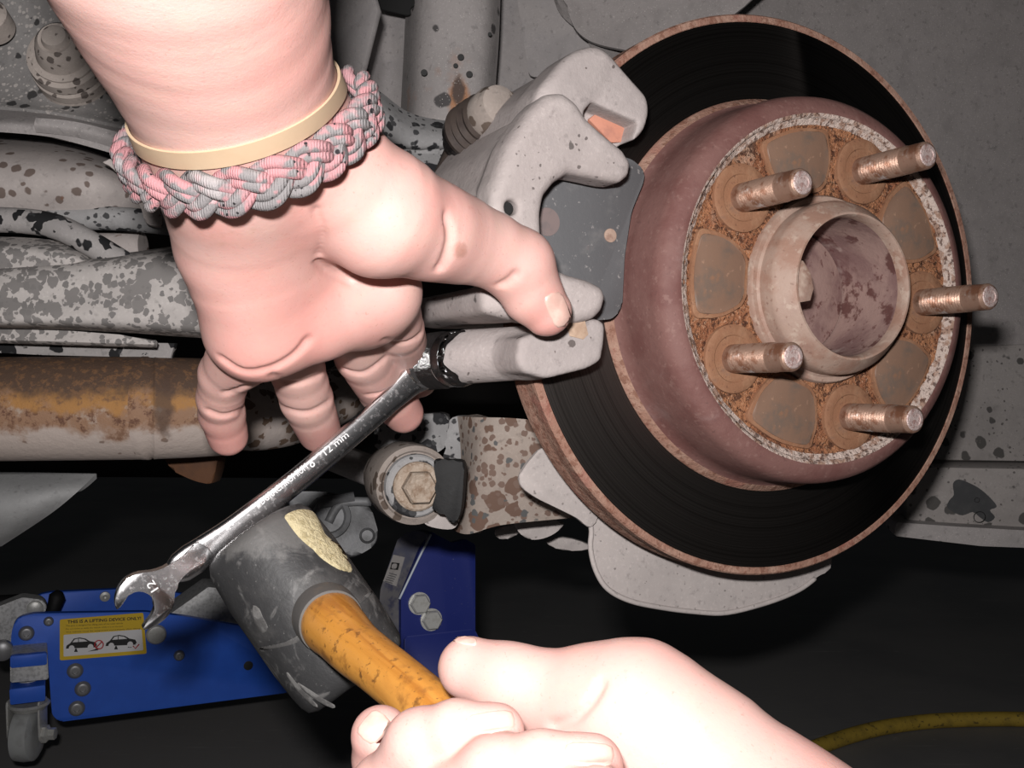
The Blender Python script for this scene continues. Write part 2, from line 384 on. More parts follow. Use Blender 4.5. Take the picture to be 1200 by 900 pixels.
# exhaust
k = Mat('exhaust_rust', (.40, .335, .30), .72, spec=.3, stretch=(1, 1, 1)); 
sx = k.N.new('ShaderNodeSeparateXYZ'); k.L.new(k.co, sx.inputs[0])
z = k.math('ADD', sx.outputs[2], k.math('MULTIPLY', k.math('SUBTRACT', k.nz(45, 5), .5), .03))
k.spots(110, .5, (.19, .14, .115), patch=(25, .45, .6), pw=1)
k.layer(k.rng(z, -.015, -.008), (.25, .145, .09)); k.noise(85, .5, .64, (.37, .29, .235), .0)
zz = k.rng(z, -.014, -.004); k.layer(k.math('MULTIPLY', zz, k.rng(k.nz(60, 6, .7), .5, .62)), (.34, .265, .215)); k.layer(k.math('MULTIPLY', zz, k.rng(k.nz(180, 5, .75), .5, .6)), (.115, .055, .035))
k.layer(k.math('MULTIPLY', k.rng(z, -.001, .004), k.rng(k.nz(50, 5, .7), .35, .55)), (.33, .165, .055)); k.layer(k.rng(z, .007, .016), (.085, .052, .036)); k.layer(k.math('MULTIPLY', k.rng(z, .005, .010), k.rng(k.nz(220, 5, .75), .5, .6)), (.16, .085, .045))
k.blob(P(195, 470, .585), (.006, .03, .022), (.075, .045, .032), .8, .5)
k.bump(220, .5, .001).bump(700, .4, .0006); M['exhaust'] = k.done()
k = Mat('exhaust_spots', (.38, .33, .305), .75, spec=.3); k.noise(40, .4, .65, (.30, .24, .205), .7).spots(150, .75, (.13, .085, .06), wob=.7).spots(70, .4, (.10, .07, .055), wob=.8).bump(260, .5, .001); M['exhaust2'] = k.done()
M['muffler'] = dusty('grey_muffler', (.31, .31, .31), (.26, .26, .26), [], .1)
# brake disc
k = Mat('rust_rim', (.28, .155, .115), .85, spec=.2); k.noise(90, .4, .65, (.37, .24, .185), .7).noise(300, .5, .62, (.17, .075, .05), .7).noise(60, .55, .7, (.27, .10, .08), .5).bump(420, .7, .0012).bump(150, .3, .001); M['rust'] = k.done()
k = Mat('hat_rust', (.165, .082, .072), .7, spec=.35); k.noise(50, .4, .65, (.125, .052, .046), .8, 5).noise(30, .56, .76, (.24, .165, .155), .55, 6, 1).noise(350, .56, .7, (.25, .15, .13), .4).noise(420, .6, .7, (.10, .05, .045), .5).bump(300, .35, .0008); M['hat'] = k.done()
k = Mat('swept_steel', (.085, .075, .07), .3, 1, .5); M['swept_m'] = k
k.b.inputs['Anisotropic'].default_value = .6
sx = k.N.new('ShaderNodeVectorMath'); sx.operation = 'LENGTH'; k.L.new(k.co, sx.inputs[0])
cb = k.N.new('ShaderNodeCombineXYZ'); k.L.new(sx.outputs['Value'], cb.inputs[0])
n1 = k.nz(1600, 3, .7, co=cb.outputs[0]); n2 = k.nz(420, 2, .6, co=cb.outputs[0])
k.layer(k.rng(n1, .4, .7), (.14, .125, .115)); k.layer(k.rng(n2, .5, .62, 0, .6), (.05, .043, .04)); k.bump(0, .25, .0003, src=n1); M['swept'] = k.done()
k = Mat('scaly_rust', (.36, .165, .085), .9, spec=.15); k.noise(55, .42, .6, (.25, .10, .052), .9, 4).noise(40, .57, .68, (.44, .30, .22), .8, 4).noise(330, .51, .57, (.05, .022, .016), .8, 4, 0, nr=.7).noise(700, .57, .66, (.48, .30, .20), .55, 3)
k.bump(430, 1.0, .0028, 4, .7).bump(120, .4, .0015); M['scale'] = k.done()
k = Mat('white_corrosion', (.52, .42, .37), .9, spec=.15); k.noise(220, .48, .60, (.30, .18, .13), .85, 3).noise(420, .54, .60, (.08, .04, .03), .8).bump(500, .9, .002); M['corr'] = k.done()
k = Mat('plain_land', (.19, .115, .08), .55, spec=.4); k.noise(60, .45, .62, (.135, .10, .08), .9, 5).noise(300, .66, .72, (.33, .20, .135), .5, 2).noise(70, .55, .70, (.27, .13, .07), .8).bump(300, .2, .0006); M['land'] = k.done()
k = Mat('orange_boss', (.235, .115, .065), .75, spec=.25); k.noise(90, .42, .65, (.29, .16, .095), .8).noise(60, .55, .68, (.16, .10, .075), .8).noise(420, .58, .7, (.12, .055, .036), .7).bump(350, .4, .001); M['bossrust'] = k.done()
k = Mat('hub_tube', (.33, .235, .19), .6, spec=.35); k.noise(60, .42, .62, (.26, .145, .105), .8, 6).noise(22, .5, .68, (.24, .15, .125), .7, 6).noise(160, .56, .66, (.42, .33, .27), .6, 5).noise(400, .6, .7, (.18, .10, .075), .6).noise(35, .58, .7, (.55, .45, .37), .7).bump(350, .35, .0007); M['hub'] = k.done()
k = Mat('bore_crust', (.26, .17, .15), .75, spec=.3); k.noise(50, .4, .62, (.165, .095, .09), .9, 5).noise(75, .53, .60, (.085, .032, .028), .9, 6).noise(35, .55, .65, (.12, .06, .058), .7, 6).noise(40, .6, .7, (.40, .32, .29), .6).noise(260, .6, .68, (.09, .03, .028), .7).bump(150, .35, .0015); M['bore'] = k.done()
k = Mat('stud_steel', (.34, .215, .16), .42, .55); k.noise(160, .45, .62, (.20, .088, .05), .9).noise(120, .58, .7, (.52, .45, .42), .8).bump(700, .4, .0004); M['stud'] = k.done()
k = Mat('stud_end', (.50, .40, .38), .5, .4); k.noise(500, .45, .6, (.30, .16, .14), .8).bump(700, .8, .0006); M['studend'] = k.done()
k = Mat('pad_plate', (.105, .105, .11), .6, .2); k.noise(70, .5, .7, (.17, .165, .165), .7).noise(40, .62, .72, (.20, .13, .11), .6).noise(420, .64, .7, (.35, .33, .32), .6).bump(500, .25, .0005); M['pad'] = k.done()
M['padedge'] = Mat('pad_lining', (.10, .08, .075), .9).bump(600, .5, .001).done()
k = Mat('pad_rust', (.34, .24, .19), .8); k.noise(200, .45, .65, (.20, .12, .09), .8); M['padrust'] = k.done()
M['orangerust'] = Mat('orange_clip', (.47, .205, .14), .75).noise(120, .45, .65, (.34, .15, .11), .7).bump(400, .2, .0005).done()
M['clip'] = Mat('tan_clip', (.42, .30, .22), .6).noise(150, .45, .65, (.30, .20, .14), .7).done()
M['boot'] = Mat('greasy_rubber', (.010, .009, .009), .16, spec=.7).bump(260, .45, .0014).done()
M['boot2'] = Mat('brown_rubber', (.055, .042, .036), .45).noise(90, .4, .7, (.03, .022, .02)).bump(300, .2, .0006).done()
# tools
k = Mat('chrome', (.66, .65, .66), .22, 1); k.noise(520, .52, .68, (.48, .46, .46), .45, 3, rough=.4).noise(60, .45, .7, (.55, .53, .53), .6).bump(700, .10, .0002); M['chrome'] = k.done()
M['etch'] = flat('etched_letters', (.78, .78, .78), .7)
k = Mat('mallet_rubber', (.032, .032, .033), .55, spec=.4); k.noise(30, .47, .70, (.10, .097, .094), .7, 8).noise(55, .54, .68, (.20, .195, .19), .6, 9, 1.5).noise(22, .62, .68, (.26, .25, .24), .45, 8).noise(700, .66, .72, (.3, .29, .28), .35)
k.blob(P(300, 622, .43), (.03, .03, .010), (.16, .155, .15), .6, .8)
k.bump(300, .35, .0008).bump(60, .2, .0015); M['mallet'] = k.done()
M['scuffgrey'] = Mat('scuffed_rubber', (.15, .147, .143), .8).noise(120, .42, .58, (.06, .058, .057), .95, 6).bump(300, .5, .0008).done()
k = Mat('pale_chipped_rubber', (.60, .52, .32), .9); k.noise(300, .45, .62, (.40, .33, .18), .8).bump(600, .9, .0014); M['yellowchip'] = k.done()
k = Mat('varnished_hickory', (.56, .25, .045), .3, spec=.55); k.co0 = k.co
hdir = Vector((P(545, 866, .328)-P(400, 742, .400)) @ RM).normalized(); m1_ = k.N.new('ShaderNodeMapping'); k.L.new(k.co, m1_.inputs[0]); m1_.inputs['Rotation'].default_value = hdir.rotation_difference(Vector((1, 0, 0))).to_euler()
mp = k.N.new('ShaderNodeMapping'); k.L.new(m1_.outputs[0], mp.inputs[0]); mp.inputs['Scale'].default_value = (.09, 1, 1); k.co = mp.outputs[0]
g = k.nz(160, 5, .6, .6, mp.outputs[0]); k.layer(k.rng(g, .42, .65), (.40, .155, .025)); k.noise(28, .5, .7, (.62, .30, .07), .7)
k.co = k.co0; k.noise(75, .54, .68, (.16, .065, .02), .65, 7).noise(200, .60, .68, (.08, .035, .015), .6, 5).noise(420, .62, .68, (.07, .035, .02), .6).noise(60, .66, .7, (.60, .45, .30), .7); k.bump(200, .25, .0006); M['wood'] = k.done()
k = Mat('blue_anodised', (.026, .115, .60), .4, .1); k.noise(60, .4, .7, (.03, .135, .68), .6).noise(600, .62, .72, (.08, .14, .55), .4); k.bump(500, .05, .0004); M['blue'] = k.done()
k = Mat('navy_paint', (.011, .021, .16), .42); k.noise(30, .5, .75, (.02, .03, .19), .6).noise(25, .62, .75, (.11, .12, .16), .5, 5).noise(900, .7, .74, (.5, .5, .5), .6); M['navy'] = k.done()
k = Mat('navy_worn', (.10, .105, .15), .6); k.noise(40, .42, .65, (.20, .19, .19), .8, 5).noise(60, .55, .7, (.03, .035, .10), .7); M['navyworn'] = k.done()
k = Mat('brushed_aluminium', (.55, .55, .55), .5, .2); k.noise(300, .4, .7, (.34, .34, .34)).bump(900, .15, .0003); M['alu'] = k.done()
k = Mat('cast_aluminium', (.17, .172, .178), .6, .2); k.noise(40, .42, .65, (.07, .07, .072), .85).bump(300, .4, .001); M['castalu'] = k.done()
M['bolt'] = Mat('zinc_bolt', (.52, .52, .50), .42, .35).noise(300, .45, .65, (.40, .39, .36), .6).done()
M['boltdark'] = flat('dark_zinc_bolt', (.26, .26, .27), .4, .5)
M['caster'] = Mat('grey_caster_tyre', (.36, .37, .37), .28).noise(80, .45, .7, (.25, .25, .25), .7).done()
M['yellow'] = flat('label_yellow', (.72, .48, .02), .45); M['labelwhite'] = flat('label_white', (.74, .73, .74), .45); M['ink'] = flat('label_ink', (.012, .012, .012), .6); M['red'] = flat('label_red', (.55, .03, .04), .6)
M['paper'] = Mat('worn_paper_label', (.36, .34, .33), .7).noise(200, .5, .7, (.24, .22, .21), .6).done()
k = Mat('yellow_hose', (.48, .33, .05), .55); k.noise(40, .45, .7, (.30, .21, .04), .8).noise(180, .56, .68, (.10, .075, .03), .8); M['hose'] = k.done()
k = Mat('dark_floor', (.24, .232, .228), .55, spec=.3); k.noise(4, .4, .7, (.18, .18, .183), .8, 6).noise(60, .62, .75, (.33, .32, .31), .5, 6)
mp = k.N.new('ShaderNodeMapping'); k.L.new(k.co, mp.inputs[0]); mp.inputs['Rotation'].default_value = (0, 0, .5); mp.inputs['Scale'].default_value = (1, 14, 1)
k.layer(k.rng(k.nz(9, 6, .6, 0, mp.outputs[0]), .62, .72, 0, .5), (.40, .385, .37)); k.noise(500, .70, .76, (.3, .29, .28), .5, 2); k.bump(120, .15, .001); M['floor'] = k.done()
M['under'] = flat('backdrop_dark', (.05, .045, .043), .9)
# bracelet cord: pink and grey camouflage with black ticks
def cordmat(name, a, b):
    k = Mat(name, a, .85, spec=.2); k.noise(150, .44, .56, b, 1, 2).noise(90, .6, .66, (.33, .30, .30), .5, 2)
    k.spots(520, .5, (.02, .018, .02), patch=(110, .52, .58), wob=.2)
    w = k.N.new('ShaderNodeTexWave'); w.inputs['Scale'].default_value = 420; w.inputs['Distortion'].default_value = 2; k.L.new(k.co, w.inputs['Vector'])
    return k.bump(0, .5, .0005, src=w.outputs[1]).bump(1500, .5, .0005).done()
M['cordg'] = cordmat('grey_pink_cord', (.165, .155, .157), (.34, .165, .175)); M['cordp'] = cordmat('pink_grey_cord', (.31, .165, .175), (.155, .147, .148))
M['rubberband'] = Mat('tan_rubber_band', (.54, .40, .265), .7).noise(80, .4, .7, (.50, .36, .23), .6).done()
M['red_strip'] = flat('fresh_red_mark', (.4, .1, .08))

# ================================================================ large structure: floor, arch liner, frame
V = np.array([[-3, -.3, 0], [4, -.3, 0], [4, 4.5, 0], [-3, 4.5, 0], [-3, -.3, -.05], [4, -.3, -.05], [4, 4.5, -.05], [-3, 4.5, -.05]])-[0, 0, CAM_H]
fl = mesh('floor', V @ RM.T, [(0, 1, 2, 3), (4, 7, 6, 5), (0, 4, 5, 1), (1, 5, 6, 2), (2, 6, 7, 3), (3, 7, 4, 0)], M['floor'], smooth=False); fl['kind'] = 'structure'

def single(name, VF, mat, label, cat, angle=45, group=None, smooth=True):
    return tag(mesh(name, VF[0], VF[1], mat, None, smooth, angle=angle), label, cat, group)
def pan(px, py, Z, nx=0, ny=0): return Plane(P(px, py, Z), (nx, ny, -1))

# wheel arch liner: smooth grey dome behind the disc, its spotted lower flange
t = thing('wheel_arch_liner', 'smooth dusty grey wheel arch liner behind and right of the brake disc', 'car panel', P(1000, 300, .86))
V, Fc = sheet([[(640, -60, .74), (780, -60, .76), (1000, -60, .80), (1420, -60, .86)], [(655, 5, .72), (780, 10, .745), (1000, 0, .80), (1420, 0, .86)], [(700, 66, .715), (790, 90, .745), (1000, 120, .81), (1420, 120, .87)], [(700, 240, .72), (800, 240, .75), (1000, 270, .82), (1420, 260, .875)], [(700, 405, .73), (820, 405, .76), (1000, 408, .82), (1420, 398, .86)]], .004)
mesh('arch_panel', V, Fc, M['liner'], t, angle=60)
V, Fc = sheet([[(1000, 400, .817), (1130, 396, .84), (1420, 392, .857)], [(1000, 470, .813), (1130, 470, .833), (1420, 470, .85)], [(1000, 536, .80), (1130, 539, .82), (1420, 543, .84)]], .004)
mesh('lower_flange', V, Fc, M['liner2'], t, angle=60, label='lower flange with dark water spots')
pl = pan(700, 40, .70, -.15, .0)
slab('front_lip', pl, spl([(663, -40), (664, 0), (670, 26), (682, 42), (702, 52), (740, 60), (775, 66), (830, 40), (900, -40)], 5), .004, M['liner'], t)
# inner wheelhouse panel, left of the liner
V, Fc = sheet([[(586, -60, .76), (640, -60, .765), (720, -60, .77)], [(583, 40, .755), (640, 40, .765), (715, 45, .77)], [(575, 140, .75), (640, 140, .76), (700, 150, .77)], [(565, 240, .75), (630, 240, .76), (700, 260, .77)]], .003)
t = thing('wheelhouse_panel', 'smooth grey inner panel between the frame rail and the arch liner', 'car panel', P(640, 100, .76))
mesh('panel_sheet', V, Fc, M['panel'], t, angle=60)
pl = pan(690, 50, .735, -.1, 0); slab('panel_tab', pl, rnd([(600, -40), (660, -40), (668, 30), (695, 54), (702, 62), (698, 80), (680, 90), (620, 90)], 6), .003, M['panel'], t)
pl = pan(725, 80, .735); tag(slab('shield_bracket', pl, spl([(700, 82), (715, 76), (740, 73), (760, 74), (760, 110), (710, 110)], 4), .004, M['panel']), 'small grey bracket edge in the dark gap above the caliper bracket', 'bracket')

# right sill: spotted rail with a big dark stain and its lower lip
t = thing('sill_rail', 'spotted grey sill rail with dark oil stain under the arch liner', 'car part', P(1150, 600, .80))
pl = pan(1150, 590, .80, -.12, .1)
slab('rail_face', pl, [(1062, 549), (1075, 547), (1420, 553), (1420, 640), (1062, 622)], .03, M['liner2'], t, bevel=.002)
slab('oil_stain', pl, spl([(1117, 567), (1124, 562), (1138, 567), (1150, 574), (1163, 586), (1168, 594), (1160, 598), (1166, 606), (1158, 612), (1148, 606), (1140, 600), (1128, 604), (1117, 600), (1110, 594), (1113, 586), (1118, 580)], 3), .0012, Mat('dark_oil', (.035, .036, .038), .5).noise(90, .45, .7, (.055, .055, .056), .7).done(), t, off=.0006, bevel=0, label='dark oil stain')
for (x, y, r) in ((1148, 606, 7), (1145, 586, 3)):
    turn('hole', pl.proj(x, y, .0011), pl.e3, [(0, r*.8/F), (.0006, r*.72/F), (-.004, r*.7/F), (-.004, 0)], M['black'], t, 20)
V, Fc = prism(pl.pts(rnd([(1050, 612), (1120, 617), (1420, 634), (1420, 650), (1150, 640), (1048, 628)], 3), .012), -pl.e3*.03, .003); mesh('lower_lip', V, Fc, M['rail'], t, angle=40)

# frame rail, centre top
t = thing('frame_rail', 'tall dusty grey frame rail with a rust streak above the bracelet hand', 'car part', P(520, 100, .66))
V, Fc = sheet([[(478, -60, .70), (495, -60, .665), (530, -60, .655), (570, -60, .66), (588, -60, .68)], [(474, 40, .70), (492, 40, .665), (530, 40, .655), (568, 40, .66), (585, 40, .68)], [(470, 120, .70), (488, 120, .665), (525, 125, .655), (562, 120, .66), (580, 115, .68)], [(465, 230, .70), (482, 230, .665), (520, 235, .655), (555, 235, .66), (575, 230, .68)]], .004)
mesh('rail_face', V, Fc, M['railrust'], t, angle=60)
pl = pan(538, 108, .652)
for (x, y, r) in ((540, 67, 4), (534, 77, 3), (550, 87, 4), (497, 85, 4), (574, 40, 2.5)):
    turn('water_spot', pl.proj(x, y, .0012), pl.e3, [(0, r/F*.64), (.0002, r/F*.6), (.0002, 0)], M['ink'], t, 14)
V, Fc = sheet([[(430, -30, .72), (455, -30, .725), (480, -30, .72)], [(432, 60, .715), (455, 60, .725), (478, 60, .715)], [(425, 160, .71), (450, 160, .72), (476, 160, .71)]], .004)
tag(mesh('rail_web', V, Fc, M['panel'], None), 'recessed grey web panel left of the frame rail behind the slanted plate', 'car panel')
pl = pan(470, 8, .70); slab('rail_hole', pl, spl([(440, -12), (470, -14), (498, -8), (499, 2), (482, 8), (480, 17), (462, 14), (444, 9), (438, 0)], 4), .002, M['black'], t, off=.025, bevel=0)
pl = Plane(P(420, 40, .60), (-.55, 0, -1))
tag(slab('slanted_plate', pl, [(386, -40), (428, -40), (443, 12), (422, 95), (396, 120), (380, 60)], .004, M['panel']), 'slanted light grey plate beside the dark gap next to the bracelet', 'car panel')
# spotted lower arm behind the thumb
t = thing('lower_arm', 'grey arm with round black spots passing behind the hand and caliper', 'car part', P(480, 140, .62))
V, Fc = sheet([[(405, 96, .60), (440, 104, .61), (480, 132, .62), (530, 142, .63), (560, 138, .64)], [(400, 112, .585), (440, 122, .595), (480, 150, .605), (530, 158, .615), (560, 155, .625)], [(400, 140, .585), (440, 150, .595), (480, 172, .605), (530, 172, .615), (560, 172, .625)], [(400, 158, .60), (440, 170, .61), (480, 178, .62), (530, 178, .63), (560, 178, .64)]], .004)
mesh('arm_face', V, Fc, M['spotarm'], t, angle=60)
V, Fc = sheet([[(455, 186, .61), (490, 180, .605), (545, 183, .615)], [(455, 215, .60), (490, 215, .595), (545, 215, .605)], [(455, 250, .61), (490, 250, .605), (545, 250, .615)]], .004)
mesh('arm_underside', V, Fc, M['spotarm'], t, angle=60)

# upper left panel with tan stepped bosses
t = thing('crossmember_plate', 'dark speckled grey plate carrying a tan stepped boss, top left corner', 'car part', P(60, 70, .62))
V, Fc = sheet([[(-60, -60, .63), (60, -60, .625), (200, -60, .62)], [(-60, 40, .625), (60, 45, .62), (200, 55, .615)], [(-60, 100, .615), (60, 112, .61), (200, 135, .605)], [(-60, 121, .605), (60, 131, .60), (200, 160, .595)]], .006)
mesh('plate_face', V, Fc, dusty('speckled_plate', (.215, .205, .20), (.15, .142, .14), [(420, .55, (.42, .39, .37)), (110, .42, (.05, .048, .048)), (60, .2, (.06, .056, .055))], .4), t, angle=60)
ax = nrm(P(64, 44, .575)-P(92, 92, .615)); R0 = 43*.615/F
turn('boss', P(92, 92, .618), ax, [(-.004, R0*1.02), (.007, R0*1.02), (.0085, R0*.98), (.0095, R0*1.03), (.015, R0*1.02), (.016, R0*.90), (.0175, R0*.90), (.0185, R0*1.0), (.0245, R0*.98), (.0255, R0*.86), (.027, R0*.86), (.028, R0*.70), (.033, R0*.64), (.038, R0*.56), (.041, R0*.44), (.0405, R0*.36), (.044, R0*.30), (.045, R0*.2), (.045, 0)], M['boss'], t, 48)
turn('boss', P(-12, 22, .60), ax, [(-.01, R0*.5), (.004, R0*.5), (.007, R0*.38), (.008, 0)], M['boss'], t, 32)
# channel strip below
t = thing('crossmember_flange', 'folded grey flange strip running under the stepped boss plate', 'car part', P(70, 155, .60))
V, Fc = sheet([[(-60, 124, .605), (50, 133, .60), (120, 146, .595), (200, 164, .59)], [(-60, 140, .585), (50, 146, .58), (120, 160, .577), (200, 182, .575)], [(-60, 151, .585), (40, 158, .58), (90, 168, .577), (200, 200, .575)]], .004)
mesh('flange_face', V, Fc, M['rail'], t, angle=60)
V, Fc = sheet([[(42, 138, .574), (90, 143, .572), (150, 158, .570)], [(40, 146, .573), (90, 152, .571), (150, 168, .569)], [(42, 155, .577), (90, 161, .575), (150, 178, .573)]], .003)
mesh('flange_overlap', V, Fc, M['rail'], t, angle=60)
# tank-like housing
t = thing('axle_housing', 'rounded beige grey housing with small brown spots left of the bracelet', 'car part', P(70, 210, .60))
V, Fc = sheet([[(-60, 158, .66), (60, 166, .65), (120, 182, .645), (165, 205, .66)], [(-60, 175, .605), (60, 182, .60), (120, 196, .60), (168, 216, .63)], [(-60, 215, .585), (60, 215, .585), (120, 222, .59), (172, 232, .62)], [(-60, 262, .60), (60, 260, .60), (120, 262, .605), (178, 262, .635)]], .004)
mesh('housing_shell', V, Fc, M['tank'], t, angle=60)
pl = pan(145, 215, .575, .2, 0)
slab('housing_end', pl, spl([(120, 190), (140, 200), (156, 222), (166, 246), (172, 262), (190, 262), (178, 225), (160, 200), (140, 186)], 4), .006, M['tank'], t)
# black chipped arms
t = thing('upper_arm', 'curved control arm with peeling black paint, far left below the beige housing', 'car part', P(60, 270, .57))
path = spl([P(-60, 258, .575), P(10, 258, .572), P(60, 264, .57), P(100, 282, .57), P(150, 312, .575)], 8, False)
V, Fc = tube(path, 15*.57/F, 16); mesh('arm_bar', V, Fc, M['chip'], t)
path = spl([P(60, 256, .60), P(130, 256, .60), P(200, 262, .605), P(250, 268, .61)], 6, False)
V, Fc = tube(path, 14*.6/F, 16); mesh('cross_bar', V, Fc, M['spotarm'], t)
V, Fc = tube([P(110, 292, .63), P(168, 290, .63)], 20*.6/F, 20)
tag(mesh('bushing_sleeve', V, Fc, M['tank'], None, angle=50), 'small beige cylindrical sleeve between the chipped arm and the spotted link', 'car part')
# spotted lower link
t = thing('lateral_link', 'broad grey suspension link covered in water marks, left of the palm', 'car part', P(110, 345, .56))
V, Fc = sheet([[(-60, 312, .60), (60, 305, .60), (150, 296, .60), (225, 286, .605), (290, 286, .61)], [(-60, 318, .56), (60, 312, .558), (150, 304, .558), (225, 296, .56), (290, 296, .565)], [(-60, 352, .55), (60, 350, .55), (150, 345, .55), (230, 340, .552), (290, 340, .557)], [(-60, 378, .548), (60, 378, .548), (150, 380, .55), (236, 384, .553), (290, 384, .557)], [(-60, 384, .57), (60, 386, .57), (150, 390, .57), (236, 396, .575), (290, 396, .58)]], .004)
mesh('link_face', V, Fc, M['link'], t, angle=60)
V, Fc = sheet([[(-60, 276, .585), (40, 279, .582), (90, 288, .582), (125, 305, .59)], [(-60, 290, .562), (40, 292, .56), (90, 300, .562), (118, 312, .58)], [(-60, 316, .56), (40, 314, .56), (90, 314, .562), (115, 316, .58)]], .004)
mesh('link_top', V, Fc, M['link'], t, angle=60)
pl = pan(100, 400, .575, 0, -.3)
slab('link_lip', pl, [(-60, 384), (60, 386), (140, 392), (182, 398), (180, 404), (60, 400), (-60, 397)], .006, M['link'], t, bevel=.001)
pl = pan(100, 408, .60, 0, 0)
slab('under_strip', pl, [(-60, 396), (60, 399), (205, 402), (200, 420), (50, 416), (-60, 411)], .006, M['chip'], t, bevel=.001, label='strip with flaking dark blue-black paint')

# exhaust pipe
t = thing('exhaust_pipe', 'rusty pale-bottomed exhaust pipe running behind the fingers', 'exhaust pipe', P(150, 480, .62))
zc = .60; pth = [P(-80, 480, .60), P(40, 479, .60), P(176, 478, .605)]
V, Fc = tube(spl(pth, 8, False), 61*.60/F, 40); mesh('pipe', V, Fc, M['exhaust'], t, angle=60)
V, Fc = tube(spl([P(170, 478, .605), P(178, 478, .605), P(186, 478, .606), P(220, 478, .61), P(262, 477, .62)], 5, False), np.interp(np.arange(21), [0, 4, 6, 8, 20], [61, 61, 58, 60.5, 58])*.605/F, 40); mesh('pipe_joint', V, Fc, M['exhaust'], t, angle=60)
V, Fc = tube(spl([P(250, 480, .625), P(290, 486, .64), P(330, 484, .66), P(375, 472, .68), P(412, 452, .70), P(424, 425, .715), P(420, 380, .72)], 6, False), np.interp(np.arange(37), [0, 12, 24, 36], [42, 40, 32, 26])*.66/F, 32); mesh('tail_bend', V, Fc, M['exhaust2'], t, angle=60)
pl = pan(220, 550, .66); slab('pipe_flange', pl, spl([(188, 515), (250, 515), (250, 562), (238, 566), (215, 558), (198, 546)], 4), .02, Mat('distance_dimmed_rust', (.085, .032, .010), .8).noise(60, .45, .7, (.05, .02, .008), .7).bump(200, .4, .001).done(), t, label='orange rusty flange under the pipe')  # orange rust, its colour darkened to stand in for light lost over distance
# muffler at the left edge
V, Fc = tube(spl([P(-260, 640, .80), P(-150, 610, .80), P(-40, 590, .80), P(40, 565, .82), P(95, 552, .84)], 8, False), np.interp(np.arange(33), [0, 16, 26, 32], [150, 95, 62, 10])*.66/F*1.0, 32)
sh = sheet([[(-90, 552, .735), (0, 553, .73), (60, 554, .73), (113, 555, .735)], [(-90, 580, .705), (0, 580, .70), (50, 578, .702), (90, 577, .715)], [(-90, 612, .70), (-20, 610, .70), (25, 607, .703), (58, 603, .715)], [(-90, 650, .73), (-50, 648, .73), (-20, 645, .73), (2, 640, .735)]], .004)
single('muffler', sh, M['muffler'], 'plain grey curved muffler belly at the left edge below the exhaust', 'muffler')
# dark sheet added behind the car parts, hides the horizon and keeps gaps black
V, Fc = sheet([[(-700, -400, 1.30), (300, -400, 1.35), (1500, -400, 1.5)], [(-700, 300, 1.45), (300, 300, 1.5), (1500, 300, 1.7)], [(-700, 560, 1.75), (300, 560, 1.8), (1500, 575, 2.0)]], .02)
tag(mesh('black_backdrop', V, Fc, M['under'], None), None, None, kind='structure')

# ================================================================ brake disc and hub
RP = Plane((.12627, -.04287, .51712), (.42530, .00106, -.90505)); N_ = RP.e3; C_ = RP.o
SGN = 1
t = thing('brake_disc', 'large rusty brake disc with dark swept face and deep brown hat', 'brake disc', C_)
prof = [(-.0216, .080), (-.0216, .1345), (-.0205, .1352), (-.0145, .1353), (-.0125, .1348), (-.0095, .1348), (-.007, .1353), (-.0012, .1353), (-.0002, .1345), (-.0002, .1318), (-.0007, .1315), (-.0007, .0945), (-.0001, .0943), (-.0001, .085)]
V, Fc, Sg = lathe(C_, N_, prof, 160, closed=True)
mesh('friction_ring', V, Fc, [M['rust'], M['swept']], t, midx=[1 if i == 10 else 0 for i in Sg], angle=30)
prof = [(-.0015, .080), (-.0015, .0950), (.0008, .0944), (.003, .0918), (.007, .0898), (.012, .0893), (.030, .0887), (.0345, .0875), (.0372, .0850), (.0386, .0815), (.0390, .0792), (.0384, .0780), (.0370, .0772), (.034, .0765), (.034, .036), (.028, .036), (.028, .075), (-.0015, .078)]
V, Fc, Sg = lathe(C_, N_, prof, 128, closed=True)
hat = mesh('hat', V, Fc, [M['hat'], M['scale'], M['corr'], M['rust']], t, midx=[3 if i in (1, 2) else 2 if i in (10, 11) else 1 if i in (12, 13) else 0 for i in Sg], angle=40)
# crusted face as real relief: a disc displaced by noise
nr, na = 30, 220; V = []; Fc = []
for i in range(nr):
    r = .0392+(.0772-.0392)*i/(nr-1)
    for j in range(na):
        a = 2*math.pi*j/na; q = Vector((r*math.cos(a)*330, r*math.sin(a)*330, 3.1))
        hgt = .0352+.0011*mnoise.noise(q)+.0009*mnoise.noise(q*2.3)+.0022*max(0, (r-.0735)/.0037)
        V.append(RP.at(r*math.cos(a), r*math.sin(a), hgt))
for i in range(nr-1):
    for j in range(na): Fc.append((i*na+j, i*na+(j+1) % na, (i+1)*na+(j+1) % na, (i+1)*na+j))
mids = [1 if (k//na) >= nr-3 else 0 for k in range(len(Fc))]
mesh('crusted_face', V, Fc, [M['scale'], M['corr']], t, midx=mids, label='scaly orange rust on the hat face')
studs = [(868, 234), (1010, 201), (1078, 354), (990, 490), (858, 420)]
PH = 2.44769; sa = [PH-i*2*math.pi/5 for i in range(5)]; RS = .0598
def pol(r, a, off): return RP.at(r*math.cos(a), r*math.sin(a), off)
